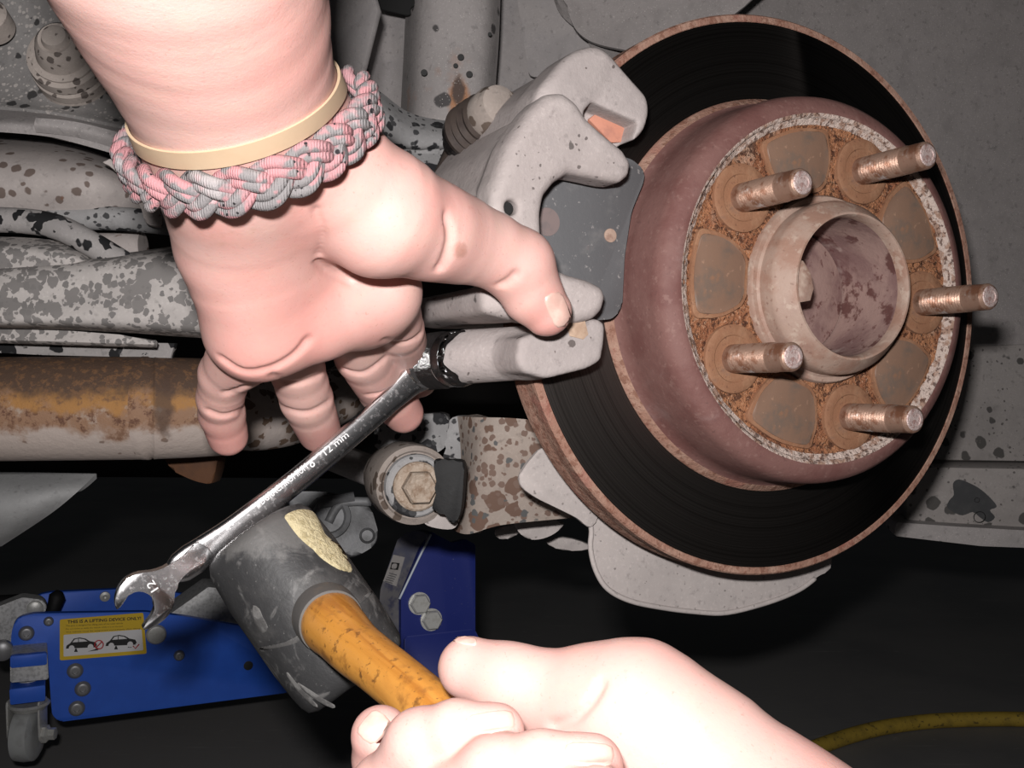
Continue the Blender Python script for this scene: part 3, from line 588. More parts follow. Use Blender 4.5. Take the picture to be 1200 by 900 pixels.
for i in range(5):
    a0 = sa[i]-math.pi/5
    for grow, top, m_, nm, lb in ((.0016, .0370, 'bossrust', 'land_rim', None), (0, .0375, 'land', 'face_land', 'smoother brown patch between studs')):
        g = grow/.06; pts = [(.0465-grow, -.21-g), (.0465-grow, .21+g), (.058, .285+g), (.0715+grow, .25+g), (.0724+grow, 0), (.0715+grow, -.25-g), (.058, -.285-g)]
        q = rnd([(r*math.cos(a0+d), r*math.sin(a0+d)) for r, d in pts], [.003, .003, .006, .004, .02, .004, .006], 4)
        V, Fc = prism(np.array([RP.at(x, y, top) for x, y in q]), -N_*.005, .0006); mesh(nm, V, Fc, M[m_], t, angle=40, label=lb)
    turn('stud_seat', pol(RS, sa[i], .032), N_, [(0, .0155), (.0048, .0150), (.0054, .0138), (.0052, .0105), (.0047, .0100), (.0046, 0)], M['bossrust'], t, 36)
# hub
hb = thing('wheel_hub', 'rusty hub with open centre bore and five wheel studs', 'wheel hub', RP.at(0, 0, .035))
prof = [(.030, .0425), (.0375, .0425), (.0385, .0418), (.0385, .0398), (.0395, .0388), (.0462, .0388), (.0480, .0384), (.0492, .0375), (.0548, .0334), (.0558, .0324), (.0558, .0315), (.0545, .0308), (.050, .0306), (.020, .0306), (.012, .0295)]
V, Fc, Sg = lathe(C_, N_, prof, 96); mesh('centre_bore', V, Fc, [M['hub'], M['bore']], hb, midx=[1 if i >= 12 else 0 for i in Sg], angle=40)
turn('bore_plug', RP.at(0, 0, .013), N_, [(0, .0298), (.003, .0290), (.0045, .022), (.006, .014), (.0055, .006), (.007, .003), (.007, 0)], M['bore'], hb, 48)
q = [(-.0300, -.0085), (-.0215, -.0070), (-.0195, -.0015), (-.0215, .0055), (-.0255, .0105), (-.0290, .0105)]
V, Fc = prism(np.array([RP.at(x, y, .0525) for x, y in q]), -N_*.016, .0014); mesh('retaining_key', V, Fc, M['hub'], hb, angle=40)
prof = [(-.004, .0063), (.004, .0063)]
nt = 15
for i in range(nt):
    z = .005+i*.0016; prof += [(z, .0057), (z+.0008, .0063)]
z = .005+nt*.0016; prof += [(z+.0006, .0060), (z+.009, .0060), (z+.0098, .0056), (z+.0103, .0048)]
stud0 = None
def copyobj(o, parent, loc):
    c = o.copy(); c.parent = parent; c.location = loc; COL.objects.link(c); return c
V, Fc, Sg = lathe(pol(RS, sa[0], .0365), N_, prof, 28); stud0 = mesh('wheel_stud', V, Fc, M['stud'], hb, angle=25)
V, Fc, Sg = lathe(pol(RS, sa[0], .0365), N_, [(z+.0100, .0050), (z+.0106, .0044), (z+.0108, .0030), (z+.0104, .0028), (z+.0104, 0)], 28); end0 = mesh('stud_end', V, Fc, M['studend'], stud0, angle=25)
for i in range(1, 5):
    dv = Vector((W(pol(RS, sa[i], 0))-W(pol(RS, sa[0], 0))))
    s2 = copyobj(stud0, hb, stud0.location+dv); copyobj(end0, s2, end0.location)

# dust shield
SP = Plane(RP.at(0, 0, -.040), N_)
t = thing('dust_shield', 'light grey sheet metal dust shield curving under the disc', 'dust shield', SP.proj(800, 690))
slab('shield_lower', SP, spl([(650, 520), (672, 588), (690, 604), (693, 622), (692, 642), (698, 668), (712, 690), (738, 704), (775, 712), (815, 717), (852, 718), (900, 706), (935, 692), (958, 676), (975, 660), (960, 600), (900, 560), (760, 540), (680, 500)], 5), .0022, M['shield'], t, bevel=.0008)
slab('shield_tab', SP, spl([(612, 571), (609, 560), (612, 552), (624, 536), (640, 526), (670, 560), (700, 600), (692, 618), (676, 607), (650, 594), (628, 583)], 4), .0022, M['shield'], t, off=.004, bevel=.0008)
rim = SP.pts(spl([(690, 606), (693, 622), (692, 642), (698, 668), (712, 690), (738, 704), (775, 712), (815, 717), (852, 718), (900, 706), (935, 692), (955, 678)], 5, False), .0004)
V, Fc = tube(rim, .0013, 10); mesh('rolled_edge', V, Fc, M['shield'], t)

# ================================================================ caliper, bracket, pad
def uvs(L, off, r=0, n=5): return np.array(rnd([tuple(RP.uv(x, y, off)) for x, y in L], r, n))
def rp_mesh(name, fld, mat, parent, label=None):
    V, Q = fld.surf(2); Vc = RP.o+V[:, :1]*RP.e1+V[:, 1:2]*RP.e2+V[:, 2:]*RP.e3
    return mesh(name, Vc, Q, mat, parent, True, label=label)
CF = .035
cal = thing('brake_caliper', 'dusty grey brake caliper with two claws gripping the pad', 'brake caliper', RP.proj(640, 230, .02))
fd = Field((-.200, -.050, -.075), (-.085, .100, .045), .0011)
claw = [(590, 205), (600, 170), (628, 128), (645, 112), (662, 110), (678, 122), (690, 138), (712, 158), (733, 175), (742, 190), (740, 205), (730, 213), (718, 212), (690, 206), (668, 201), (652, 210), (640, 228), (636, 250), (637, 275), (642, 300), (652, 315), (668, 324), (690, 330), (708, 337), (712, 348), (707, 362), (698, 371), (680, 374), (655, 372), (630, 368), (600, 350), (582, 320), (576, 280), (575, 245), (578, 222)]
cuv = np.array([RP.uv(x, y, CF) for x, y in claw])
fd.prism(RP, cuv, .0165, CF, .0040, .004)
up_ = uvs([(600, 165), (628, 128), (645, 113), (668, 120), (672, 150), (660, 195), (635, 215), (578, 222)], CF-.004, .004)
fd.prism(RP, up_, -.068, CF-.004, .004, .008)
lo_ = uvs([(565, 335), (630, 322), (690, 336), (700, 362), (680, 374), (600, 374), (566, 366)], CF-.004, .004)
fd.prism(RP, lo_, -.060, CF-.004, .004, .008)
fd.cyl(0, 0, .1395, -.030, .0120, .001, .003, True)
u0 = RP.uv(600, 243, CF); fd.cyl(u0[0], u0[1], .0030, .027, .05, .0005, .001, True)
rp_mesh('caliper_body', fd, M['cast'], cal)
u0 = RP.uv(598, 243, CF); turn('casting_pit', RP.at(u0[0], u0[1], CF-.0028), N_, [(0, .0026), (.0002, 0)], M['black'], cal, 16)
# anchor bracket with two ears
ab = thing('caliper_bracket', 'light grey caliper bracket with chunky notched ears above and below the caliper', 'caliper bracket', RP.proj(700, 110, .02))
EF = .030
fd = Field((-.195, .030, -.065), (-.075, .110, .036), .0011)
ear = [(664, 70), (678, 61), (700, 55), (722, 69), (742, 92), (761, 113), (763, 132), (757, 153), (742, 167), (720, 166), (690, 150), (668, 150), (650, 135), (640, 110)]
fd.prism(RP, uvs(ear, EF, .003), .0075, EF, .0028, .003)
fd.prism(RP, uvs([(650, 85), (678, 61), (700, 56), (716, 66), (700, 100), (680, 128), (645, 150), (625, 140), (632, 105)], EF, .004), -.058, EF-.001, .003, .006)
fd.prism(RP, uvs([(684, 131), (694, 119), (748, 143), (741, 170), (715, 176), (690, 160)], EF), .0165, .05, .0005, .001, True)
fd.cyl(0, 0, .1395, -.035, .0065, .001, .002, True)
rp_mesh('upper_ear', fd, M['cast2'], ab)
V, Fc = prism(RP.pts(rnd([(690, 140), (700, 132), (742, 150), (736, 166), (716, 167)], 2), .0188), -N_*.002, .0005); mesh('pad_clip', V, Fc, M['orangerust'], ab, angle=40, label='orange rusted clip in the notch')
fd = Field((-.195, -.065, -.070), (-.085, -.005, .036), .0011)
ear2 = [(610, 396), (640, 386), (664, 383), (700, 372), (711, 379), (710, 400), (706, 423), (690, 432), (642, 444), (612, 436), (606, 420)]
fd.prism(RP, uvs(ear2, EF, .002), .0075, EF, .0024, .003)
rc = lambda q: np.array([(q-C_) @ RP.e1, (q-C_) @ RP.e2, (q-C_) @ N_])
fd.cone(rc(P(628, 413, .449)), .0112, rc(P(529, 423, .468)), .0106, .003)
fd.cone(rc(P(640, 400, .446)), .0060, rc(P(545, 402, .466)), .0060, .003)
fd.cyl(0, 0, .1395, -.035, .0065, .001, .002, True)
rp_mesh('lower_ear', fd, M['cast2'], ab)
V, Fc = prism(RP.pts([(664, 375), (685, 371), (690, 392), (684, 398), (668, 394)], EF+.0004), -N_*.006, .0005); mesh('pad_clip', V, Fc, M['clip'], ab, angle=40, label='tan clip at the lower ear')
# guide pins and boots: lower one wet with grease
bo, bx = P(500, 424, .480), nrm(P(530, 421, .468)-P(500, 424, .480))
gp = thing('guide_pin', 'lower guide pin in a black greasy bellows boot, turned by the wrench', 'guide pin', bo)
prof = [(-.004, .006), (-.003, .0105)]
for i in range(5): prof += [(-.0015+i*.0034, .0128), (.0003+i*.0034, .0106)]
prof += [(.0165, .0122), (.021, .0124), (.0225, .0110)]
turn('boot', bo, bx, prof, M['boot'], gp, 48, label='wet black rubber bellows')
V, Fc, Sg = lathe(bo, bx, [(.0195, .0121), (.024, .0123), (.030, .0121), (.034, .0113)], 48)
for i, v in enumerate(V):      # ragged smear of grease over the housing
    if i >= 96: V[i] = v-bx*(.005*(1+mnoise.noise(Vector(v*150)))+.003)
    V[i] = V[i]+nrm(V[i]-bo-bx*((V[i]-bo) @ bx))*.0006*mnoise.noise(Vector(V[i]*400))
mesh('grease_smear', V, Fc, M['boot'], gp)
turn('bolt_head', P(497, 427, .479), N_, [(-.006, 0), (-.006, .0060), (-.005, .0066), (.003, .0066), (.003, 0)], M['boltdark'], gp, 6, 20)
ux = nrm(P(590, 121, .472)-P(548, 157, .500)); uo = P(560, 147, .492)
gp = thing('guide_pin', 'upper guide pin with brown rubber boot above the caliper body', 'guide pin', uo)
turn('boot', uo, ux, [(-.012, .004), (-.010, .0125), (-.007, .0135), (-.0045, .0118), (-.002, .0132), (.0005, .0116), (.003, .0128), (.0055, .0112), (.008, .0122), (.010, .0112), (.012, .005)], M['boot2'], gp, 40)
turn('pin_sleeve', uo, ux, [(.008, .004), (.009, .0108), (.011, .0114), (.017, .0112), (.022, .0095), (.024, .005), (.024, 0)], M['bushing'], gp, 32)
turn('pin_bolt', uo, ux, [(-.024, 0), (-.024, .006), (-.014, .0065), (-.014, .0115), (-.010, .0120), (-.010, 0)], M['boot'], gp, 24)
V, Fc = tube([P(541, 160, .525), P(502, 250, .515)], .0055, 12); mesh('pin_strap', V, Fc, M['boot2'], gp)
# brake pad
PF = .0125
pd = thing('brake_pad', 'dark grey brake pad backing plate framed by the caliper claws', 'brake pad', RP.proj(690, 270, PF))
slab('backing_plate', RP, rnd([(600, 190), (690, 172), (741, 187), (756, 200), (754, 214), (740, 248), (732, 300), (729, 362), (717, 374), (690, 376), (600, 372)], [3, 3, 5, 6, 5, 8, 8, 8, 5, 3, 3]), .0042, M['pad'], pd, off=PF, bevel=.0008)
slab('friction_lining', RP, rnd([(620, 200), (700, 195), (733, 215), (722, 250), (712, 300), (708, 350), (690, 362), (620, 362)], 5), .0078, M['padedge'], pd, off=.0082, bevel=.0006)
u0 = RP.uv(715, 276, PF); turn('rivet', RP.at(u0[0], u0[1], PF), N_, [(-.001, .0032), (.0004, .0030), (.0007, .0016), (.0007, 0)], M['padrust'], pd, 20)
u0 = RP.uv(641, 260, PF); turn('piston_mark', RP.at(u0[0], u0[1], PF-.0004), N_, [(0, .0062), (.0006, .0060), (.0006, 0)], Mat('piston_stain', (.165, .125, .12), .7).noise(150, .45, .65, (.12, .10, .10), .7).done(), pd, 28)

# ================================================================ knuckle side parts behind the disc
t = thing('steering_knuckle', 'spotted tan grey knuckle casting between the disc and the bolted bushing', 'car part', P(590, 560, .57))
V, Fc = sheet([[(536, 488, .585), (560, 489, .565), (600, 490, .558), (650, 495, .56)], [(540, 530, .585), (562, 530, .56), (600, 530, .555), (660, 540, .557)], [(538, 570, .585), (556, 570, .56), (600, 572, .556), (670, 580, .558)], [(526, 618, .585), (548, 626, .565), (590, 615, .562), (680, 606, .565)]], .012)
mesh('knuckle_face', V, Fc, M['knuckle'], t, angle=60)
pl = pan(530, 515, .59, -.3, 0); slab('knuckle_edge', pl, spl([(526, 492), (545, 488), (552, 505), (545, 535), (535, 555), (520, 560), (518, 540), (524, 520)], 4), .012, M['spotarm'], t)
pl = pan(650, 625, .62); slab('knuckle_foot', pl, spl([(603, 614), (620, 608), (660, 612), (650, 625), (632, 632), (615, 630)], 4), .006, M['shield'], t)
slab('knuckle_foot', pan(600, 620, .66), spl([(580, 622), (600, 614), (612, 620), (600, 630), (585, 632)], 3), .006, M['shield'], t)
slab('knuckle_foot', pan(650, 640, .68), spl([(640, 636), (660, 630), (690, 638), (690, 644), (660, 645)], 3), .006, M['shield'], t)
# black bracket and small plate
t = thing('link_bracket', 'black worn bracket between bushing bolt and spotted knuckle', 'bracket', P(525, 580, .57))
pl = pan(525, 575, .528, -.1, 0)
slab('bracket_plate', pl, spl([(508, 541), (520, 540), (542, 541), (543, 565), (540, 598), (534, 612), (528, 612), (518, 600), (506, 596), (512, 572)], 4), .010, M['blackbracket'], t)
slab('bracket_foot', pan(515, 608, .55), spl([(497, 603), (510, 600), (533, 608), (535, 600), (537, 612), (530, 620), (512, 619), (498, 614)], 3), .010, M['shield'], t)
# bushing with bolt
bc = P(487, 569, .545); bx = nrm(np.array([.34, .03, -.94]))
t = thing('link_bushing', 'round spotted bushing with a rusty flanged bolt left of the knuckle', 'bushing', bc)
turn('sleeve', bc, bx, [(-.045, .0175), (-.030, .0195), (-.026, .0208), (-.004, .0208), (-.001, .0203), (.0005, .018), (-.001, .017), (-.002, .0)], M['bushing'], t, 56)
turn('washer', bc, bx, [(-.002, .0165), (.002, .0160), (.003, .0150), (.003, 0)], M['spotarm'], t, 48)
turn('bolt_flange', bc+P(3, 1, 1)*0, bx, [(.002, .0128), (.0045, .0126), (.0055, .0115), (.0055, 0)], M['boltrust'], t, 40)
turn('bolt_head', bc, bx, [(.005, .0090), (.0105, .0090), (.0120, .0080), (.0112, .005), (.0115, 0)], M['boltrust'], t, 6, 20)
# grey spotted block above the bushing
t = thing('link_end', 'grey spotted cast block just above the bushing bolt', 'car part', P(480, 505, .62))
V, Fc = prism(pan(490, 510, .62, .2, -.2).pts(rnd([(440, 500), (470, 486), (520, 484), (526, 490), (524, 522), (514, 530), (490, 537), (452, 535), (436, 520)], 4)), np.array([0, 0, .03]), .002); mesh('block', V, Fc, M['spotarm'], t, angle=40)
V, Fc = tube([P(500, 530, .64), P(455, 560, .66), P(380, 530, .70)], .010, 14); mesh('link_rod', V, Fc, M['rail'], t)

# ================================================================ jack stand (navy) behind the mallet
JS = Plane(P(520, 690, .84), (.42, -.05, -1))
t = thing('jack_stand', 'dark navy blue folded steel bracket with two hex bolts behind the mallet', 'jack stand', P(515, 740, .84))
slab('side_plate', JS, rnd([(500, 627), (506, 623), (514, 628), (530, 636), (546, 632), (557, 638), (557, 742), (566, 757), (566, 1130), (470, 1130), (470, 700)], 2), .006, M['navy'], t)
LS = Plane(P(485, 660, .842), (-.75, -.05, -1))
slab('edge_plate', LS, rnd([(477, 624), (488, 621), (501, 625), (499, 640), (470, 702), (470, 745), (440, 745), (446, 690), (466, 632)], 3), .008, M['navyworn'], t, bevel=.002, label='worn grey edge plate')
V, Fc = tube(JS.pts(spl([(505, 626), (490, 656), (468, 702)], 5, False), .0004), .0009, 8); mesh('bent_edge', V, Fc, flat('worn_bright_edge', (.5, .55, .62), .5), t, label='bright chipped fold line')
slab('base_fold', Plane(P(520, 760, .82), (.25, -.5, -1)), rnd([(474, 746), (556, 737), (566, 757), (566, 840), (474, 840)], 3), .006, M['navy'], t, bevel=.001)
for x, y in ((491, 707), (505, 726)):
    q = JS.proj(x, y, 0); turn('bolt_head', q, JS.e3, [(0, .0080), (.005, .0080), (.0062, .0070), (.0060, 0)], M['bolt'], t, 6, 20)
    turn('bolt_washer', q, JS.e3, [(0, .0088), (.0012, .0088), (.0014, 0)], M['bolt'], t, 24)
st = slab('sticker', LS, [(461, 650), (474, 653), (464, 687), (449, 681)], .0006, M['paper'], t, off=.0006, bevel=0, label='small grey sticker with a black square symbol')
slab('sticker_symbol', LS, [(459, 659), (468, 660), (466, 668), (457, 667)], .0004, M['ink'], st, off=.0010, bevel=0)
slab('sticker_symbol', LS, spl([(460, 661), (465, 661), (464, 666), (459, 666)], 3), .0004, M['paper'], st, off=.0012, bevel=0)
for i in range(5): slab('sticker_line', LS, [(456-i*1.3, 671+i*2.4), (465-i*1.3, 673.5+i*2.4), (464.8-i*1.3, 674.5+i*2.4), (455.8-i*1.3, 672+i*2.4)], .0004, M['boltdark'], st, off=.0010, bevel=0)
# cast aluminium part behind the mallet
CP = Plane(P(400, 615, .70), (.2, -.2, -1))
t = thing('drain_casting', 'grey aluminium casting with a bolt lug peeping out above the mallet', 'car part', P(400, 615, .70))
slab('casting', CP, spl([(340, 580), (372, 576), (400, 580), (430, 590), (440, 612), (443, 630), (435, 642), (412, 652), (396, 640), (370, 630), (345, 610)], 4), .03, M['castalu'], t, bevel=.003)
for (x, y, r, z) in ((385, 606, 22, .004), (430, 628, 8, .0015)):
    turn('lug' if r < 10 else 'round_cap', CP.proj(x, y, z-.004), CP.e3, [(0, r*.7/F*1.2), (.004, r*.7/F*1.15), (.006, r*.7/F*.9), (.003, r*.7/F*.8), (.003, 0)], M['castalu'], t, 28)
V, Fc = tube(CP.pts([(372, 590), (415, 583)], .003), .004, 12); mesh('rib', V, Fc, M['castalu'], t)
V, Fc = tube(CP.pts(spl([(385, 612), (400, 590), (435, 588)], 4, False), .003), .003, 12); mesh('rib', V, Fc, M['castalu'], t)

# ================================================================ floor jack (bright blue)
JO = P(70, 846, 1.10); j1 = P(330, 812, 1.19)-JO; j1 = nrm(j1-UP*(j1 @ UP)); j3 = np.cross(UP, j1); j3 = j3 if j3[2] < 0 else -j3
JP = Plane(JO, j3, UP)
fj = thing('floor_jack', 'bright blue low floor jack with warning label and small caster', 'floor jack', P(120, 880, 1.13))
slab('side_plate', JP, rnd([(13, 742), (19, 724), (40, 719), (170, 717), (215, 722), (290, 735), (345, 760), (360, 800), (335, 812), (70, 846), (61, 838), (56, 770), (13, 766)], [8, 8, 4, 3, 8, 10, 8, 4, 2, 4, 5, 3, 3]), .008, M['blue'], fj, bevel=.0015)
B2 = -.13
slab('side_plate', JP, rnd([(38, 706), (45, 697), (60, 694), (150, 690), (182, 690), (260, 705), (300, 740), (300, 775), (60, 790), (38, 760)], 4), .008, M['blue'], fj, off=B2, bevel=.0015)
slab('lift_arm', JP, rnd([(196, 722), (244, 688), (262, 690), (300, 742), (280, 745), (215, 724)], 1.5), .045, M['alu'], fj, off=-.02, bevel=.001, label='silver aluminium lift arm')
for (x, y, r, m) in ((31, 742, 8.5, 'boltdark'), (57, 728, 5.5, 'boltdark'), (88, 786, 9, 'boltdark'), (97, 807, 9, 'boltdark'), (90, 830, 9, 'boltdark'), (210, 768, 6.5, 'boltdark')):
    q = JP.proj(x, y, 0); r_ = r*1.12/F
    b_ = turn('bolt', q, JP.e3, [(-.001, r_), (.001, r_), (.0035, r_*.78), (.004, r_*.62), (.004, r_*.38), (.002, r_*.36), (.002, 0)], M[m], fj, 28)
q = JP.proj(183, 743, 0); r_ = 11.5*1.13/F; turn('pivot_pin', q, JP.e3, [(-.001, r_), (.003, r_), (.005, r_*.86), (.0055, r_*.6), (.005, 0)], M['bolt'], fj, 32)
turn('plate_hole', JP.proj(291, 780, 0), JP.e3, [(.0002, 5.5*1.16/F), (.0003, 5*1.16/F), (.0003, 0)], M['ink'], fj, 24)
q = JP.proj(123, 699, B2+.0005); turn('rivet', q, JP.e3, [(0, 6*1.25/F), (.002, 5.5*1.25/F), (.0025, 2.5*1.25/F), (.001, 0)], M['bolt'], fj, 24)
# caster bracket and caster
slab('caster_bracket', JP, rnd([(12, 768), (55, 764), (57, 796), (12, 800)], 2), .05, M['alu'], fj, off=.035, bevel=.002)
slab('caster_bracket', JP, rnd([(12, 769), (55, 765), (55, 779), (12, 783)], 2), .006, M['blue'], fj, off=.041, bevel=.002, label='blue rounded front of the caster bracket')
slab('caster_bracket', JP, rnd([(11, 808), (53, 803), (53, 821), (12, 826)], 1.5), .05, M['blue'], fj, off=.041, bevel=.001, label='blue lower block of the caster bracket')
q = JP.proj(33, 803, .02); turn('caster_bolt', q, UP, [(-.008, .004), (.004, .004), (.005, .009), (.006, .009), (.006, .0045), (.012, .0042), (.012, 0)], M['bolt'], fj, 24)
cw = JP.proj(32, 860, .02)
cs = turn('swivel_plate', JP.proj(34, 826, .02), UP, [(-.004, .016), (.001, .020), (.003, .018), (.003, 0)], M['bolt'], fj, 32)
wx = nrm(JP.e1*.75+JP.e3*.30); wx = nrm(wx-UP*(wx @ UP))
whc = np.array(cw); 
hw = (W(whc)[2]); Rw = min(.027, hw-.0005)
turn('caster_wheel', whc, wx, [(-.011, 0), (-.011, Rw*.55), (-.0105, Rw*.8), (-.008, Rw*.96), (0, Rw), (.008, Rw*.96), (.0105, Rw*.8), (.011, Rw*.55), (.011, 0)], M['caster'], fj, 40)
for sg in (-1, 1):
    o_ = whc+wx*sg*.0145; fo = np.cross(UP, wx); L = [(-.010, .036), (.010, .036), (.009, -.004), (0, -.011), (-.009, -.004)]
    V, Fc = prism(np.array([o_+fo*a+UP*b for a, b in rnd(L, .004, 3)]), wx*sg*.002, .0004); mesh('caster_fork', V, Fc, M['bolt'], fj, angle=40)
turn('caster_axle', whc+wx*.016, wx, [(0, .009), (.004, .009), (.006, .006), (.012, .006), (.013, 0)], M['bolt'], fj, 6, 20)
# handle yoke at the left end
V, Fc = tube([JP.proj(-40, 712, -.06), JP.proj(30, 708, -.06)], .011, 20); mesh('handle_socket', V, Fc, M['blackbracket'], fj)
slab('yoke', JP, rnd([(-30, 722), (26, 700), (50, 703), (56, 712), (50, 720), (20, 722), (14, 764), (-30, 766)], 4), .02, M['alu'], fj, off=-.03, bevel=.002)
V, Fc = tube([JP.proj(58, 722, -.06), JP.proj(63, 712, -.06), JP.proj(67, 699, -.06), JP.proj(70, 693, -.06)], [.007, .007, .0085, .004], 18); mesh('release_pin', V, Fc, M['blackbracket'], fj)
turn('yoke_bolt', JP.proj(41, 713, -.029), JP.e3, [(-.001, .008), (.003, .008), (.004, .006), (.004, 0)], M['bolt'], fj, 24)
turn('yoke_bolt', JP.proj(3, 762, .004), JP.e3, [(-.004, .010), (.004, .010), (.006, .007), (.006, 0)], M['boltdark'], fj, 24)
# warning label
lab = slab('warning_label', JP, rnd([(70, 726), (168, 718), (172, 766), (70, 774)], 2.5), .0006, M['yellow'], fj, off=.0007, bevel=0, label='yellow and white warning label')
slab('label_panel', JP, rnd([(74.5, 744), (166, 737.5), (168, 762), (74.5, 769.5)], 1.5), .0004, M['labelwhite'], lab, off=.0010, bevel=0)
def text(name, body, o, e1, e3, size, mat, parent, ext=.00012, squeeze=1, align='LEFT', bold=0):
    """flat lettering on a surface: mesh made from a font curve, laid on the plane (o, e1, e3)"""
    cu = bpy.data.curves.new('t', 'FONT'); cu.body = body; cu.size = 1; cu.extrude = 0; cu.resolution_u = 3; cu.offset = bold
    ob = bpy.data.objects.new('t', cu); COL.objects.link(ob); dg = bpy.context.evaluated_depsgraph_get()
    me = bpy.data.meshes.new_from_object(ob.evaluated_get(dg)); bpy.data.objects.remove(ob)
    V = np.array([v.co[:] for v in me.vertices]); Fc = [list(p.vertices) for p in me.polygons]; bpy.data.meshes.remove(me)
    w = V[:, 0].max()
    sc = size if not squeeze or squeeze == 1 else size
    e2 = np.cross(e3, e1); 
    if align == 'CENTER': V[:, 0] -= w/2
    sx = squeeze if squeeze != 1 else size
    Vc = o+V[:, :1]*e1*sx+V[:, 1:2]*e2*size+e3*ext
    return mesh(name, Vc, Fc, mat, parent, False), w
def textfit(name, body, p0, p1, e3, h, mat, parent, ext=.0003, bold=0):
    """lettering from point p0 to p1, height h"""
    cu = bpy.data.curves.new('t', 'FONT'); cu.body = body; ob = bpy.data.objects.new('t', cu); COL.objects.link(ob)
    bpy.context.view_layer.update(); w = ob.dimensions.x; bpy.data.objects.remove(ob)
    d = np.asarray(p1)-np.asarray(p0); L = np.linalg.norm(d); e1 = d/L; e1 = nrm(e1-e3*(e1 @ e3))
    return text(name, body, np.asarray(p0), e1, e3, h/.72, mat, parent, ext, squeeze=L/w, bold=bold)[0]
def jfit(body, x0, y0, x1, y1, hpx, name='label_text', bold=0): return textfit(name, body, JP.proj(x0, y0, .0007), JP.proj(x1, y1, .0007), JP.e3, hpx*1.12/F, M['ink'], lab, .0003, bold)
jfit('THIS IS A LIFTING DEVICE ONLY!', 79, 730.5, 165, 726, 3.6, bold=.025)
jfit('This jack is designed for lifting part of the total vehicle', 77, 734.2, 144, 731, 1.8); jfit('Do not move or dolly the vehicle while it is on the jack', 77, 737.8, 144, 734.5, 1.5); jfit('The vehicle must be supported immediately after lifting', 77, 741.6, 164, 737, 1.5)
def car(x, y, s):
    b = [(-21, 4), (-20, 0), (-15, -3), (-10, -9), (-2, -10), (6, -8), (12, -4), (20, -2), (22, 2), (20, 5)]
    tilt = -.07
    f = lambda a, c: (x+a*s, y+c*s+a*s*tilt)
    slab('car_symbol', JP, [f(a, c) for a, c in b], .0003, M['ink'], lab, off=.0013, bevel=0)
    slab('car_symbol', JP, [f(a, c) for a, c in [(-12, -4), (-8.5, -8), (-4, -8.6), (-4, -4)]], .0003, M['labelwhite'], lab, off=.0015, bevel=0)
    slab('car_symbol', JP, [f(a, c) for a, c in [(-3, -4), (-3, -8.7), (4, -7.2), (9, -4)]], .0003, M['labelwhite'], lab, off=.0015, bevel=0)
    for wx_ in (-13, 13):
        q = [f(wx_+4*math.cos(k*math.pi/8), 4+4*math.sin(k*math.pi/8)) for k in range(16)]
        slab('car_symbol', JP, q, .0003, M['labelwhite'], lab, off=.0016, bevel=0)
car(95, 755.5, .85); car(141.5, 752.5, .85)
for (x, y) in ((89, 764), (136, 761), (152, 759)): slab('stand_symbol', JP, [(x-.7, y-4), (x+.7, y-4), (x+2.2, y), (x-2.2, y)], .0003, M['ink'], lab, off=.0014, bevel=0)
ring = JP.pts([(116+5*math.cos(k*math.pi/12), 755.5+5*math.sin(k*math.pi/12)) for k in range(24)], .0017); V, Fc = tube(ring, .0006, 6, closed=True); mesh('ban_symbol', V, Fc, M['red'], lab)
V, Fc = tube(JP.pts([(112.5, 759), (119.5, 752)], .0017), .0006, 6); mesh('ban_symbol', V, Fc, M['red'], lab)
slab('stand_symbol', JP, [(103, 763.5), (115, 762), (115, 759), (111, 761)], .0003, M['ink'], lab, off=.0014, bevel=0)
V, Fc = tube(JP.pts([(156, 757), (158.5, 760), (163, 755)], .0017), .0006, 6); mesh('check_symbol', V, Fc, M['red'], lab)

# ================================================================ air hose on the floor
def fp(px, py, h=0):           # sight line meets the plane h above the floor
    D = np.array([(px-600)/F, (py-450)/F, 1]); w_ = D @ RM; return D*((h-CAM_H)/w_[2])
hr_ = .0092
path = spl([fp(880, 905, hr_), fp(940, 882, hr_), fp(1000, 861, hr_), (fp(1050, 850, hr_)), fp(1110, 844, hr_), fp(1200, 843, hr_), fp(1300, 850, hr_)], 8, False)
V, Fc = tube(path, hr_, 18); single('air_hose', (V, Fc), M['hose'], 'dirty yellow air hose lying across the dark floor', 'hose')

# ================================================================ wrench
WB = P(497, 431, .4760); 
WP = Plane(WB, N_)
wr = thing('combination_wrench', 'chrome 12 mm combination wrench, ring end on the lower guide pin', 'wrench', WP.proj(340, 560))
st_ = [(505, 424, .0112, .0030), (492, 438, .0088, .0030), (478, 450, .0068, .0028), (455, 471, .0058, .0026), (420, 502, .0055, .0026), (350, 561, .0056, .0026), (280, 616, .0060, .0026), (245, 641, .0066, .0026), (226, 655, .0074, .0026), (212, 665, .0070, .0024), (203, 671, .0050, .0020)]
cp = spl(WP.pts([s[:2] for s in st_]), 5, False); hwid = np.interp(np.arange(len(cp))/5, np.arange(len(st_)), [s[2] for s in st_]); hth = np.interp(np.arange(len(cp))/5, np.arange(len(st_)), [s[3] for s in st_])
V = []; Fc = []; nn = 24
for i, c in enumerate(cp):
    T = nrm(cp[min(i+1, len(cp)-1)]-cp[max(i-1, 0)]); sd = np.cross(T, N_)
    for k_ in range(nn):
        a = 2*math.pi*k_/nn; ca, sa_ = math.cos(a), math.sin(a)
        V.append(c+sd*np.sign(ca)*abs(ca)**.55*hwid[i]*.92+N_*np.sign(sa_)*abs(sa_)**.75*hth[i])
for i in range(len(cp)-1):
    for k_ in range(nn): Fc.append((i*nn+k_, i*nn+(k_+1) % nn, (i+1)*nn+(k_+1) % nn, (i+1)*nn+k_))
Fc.append(list(range(nn))); Fc.append(list(range((len(cp)-1)*nn, len(cp)*nn)))
mesh('shaft', V, Fc, M['chrome'], wr)
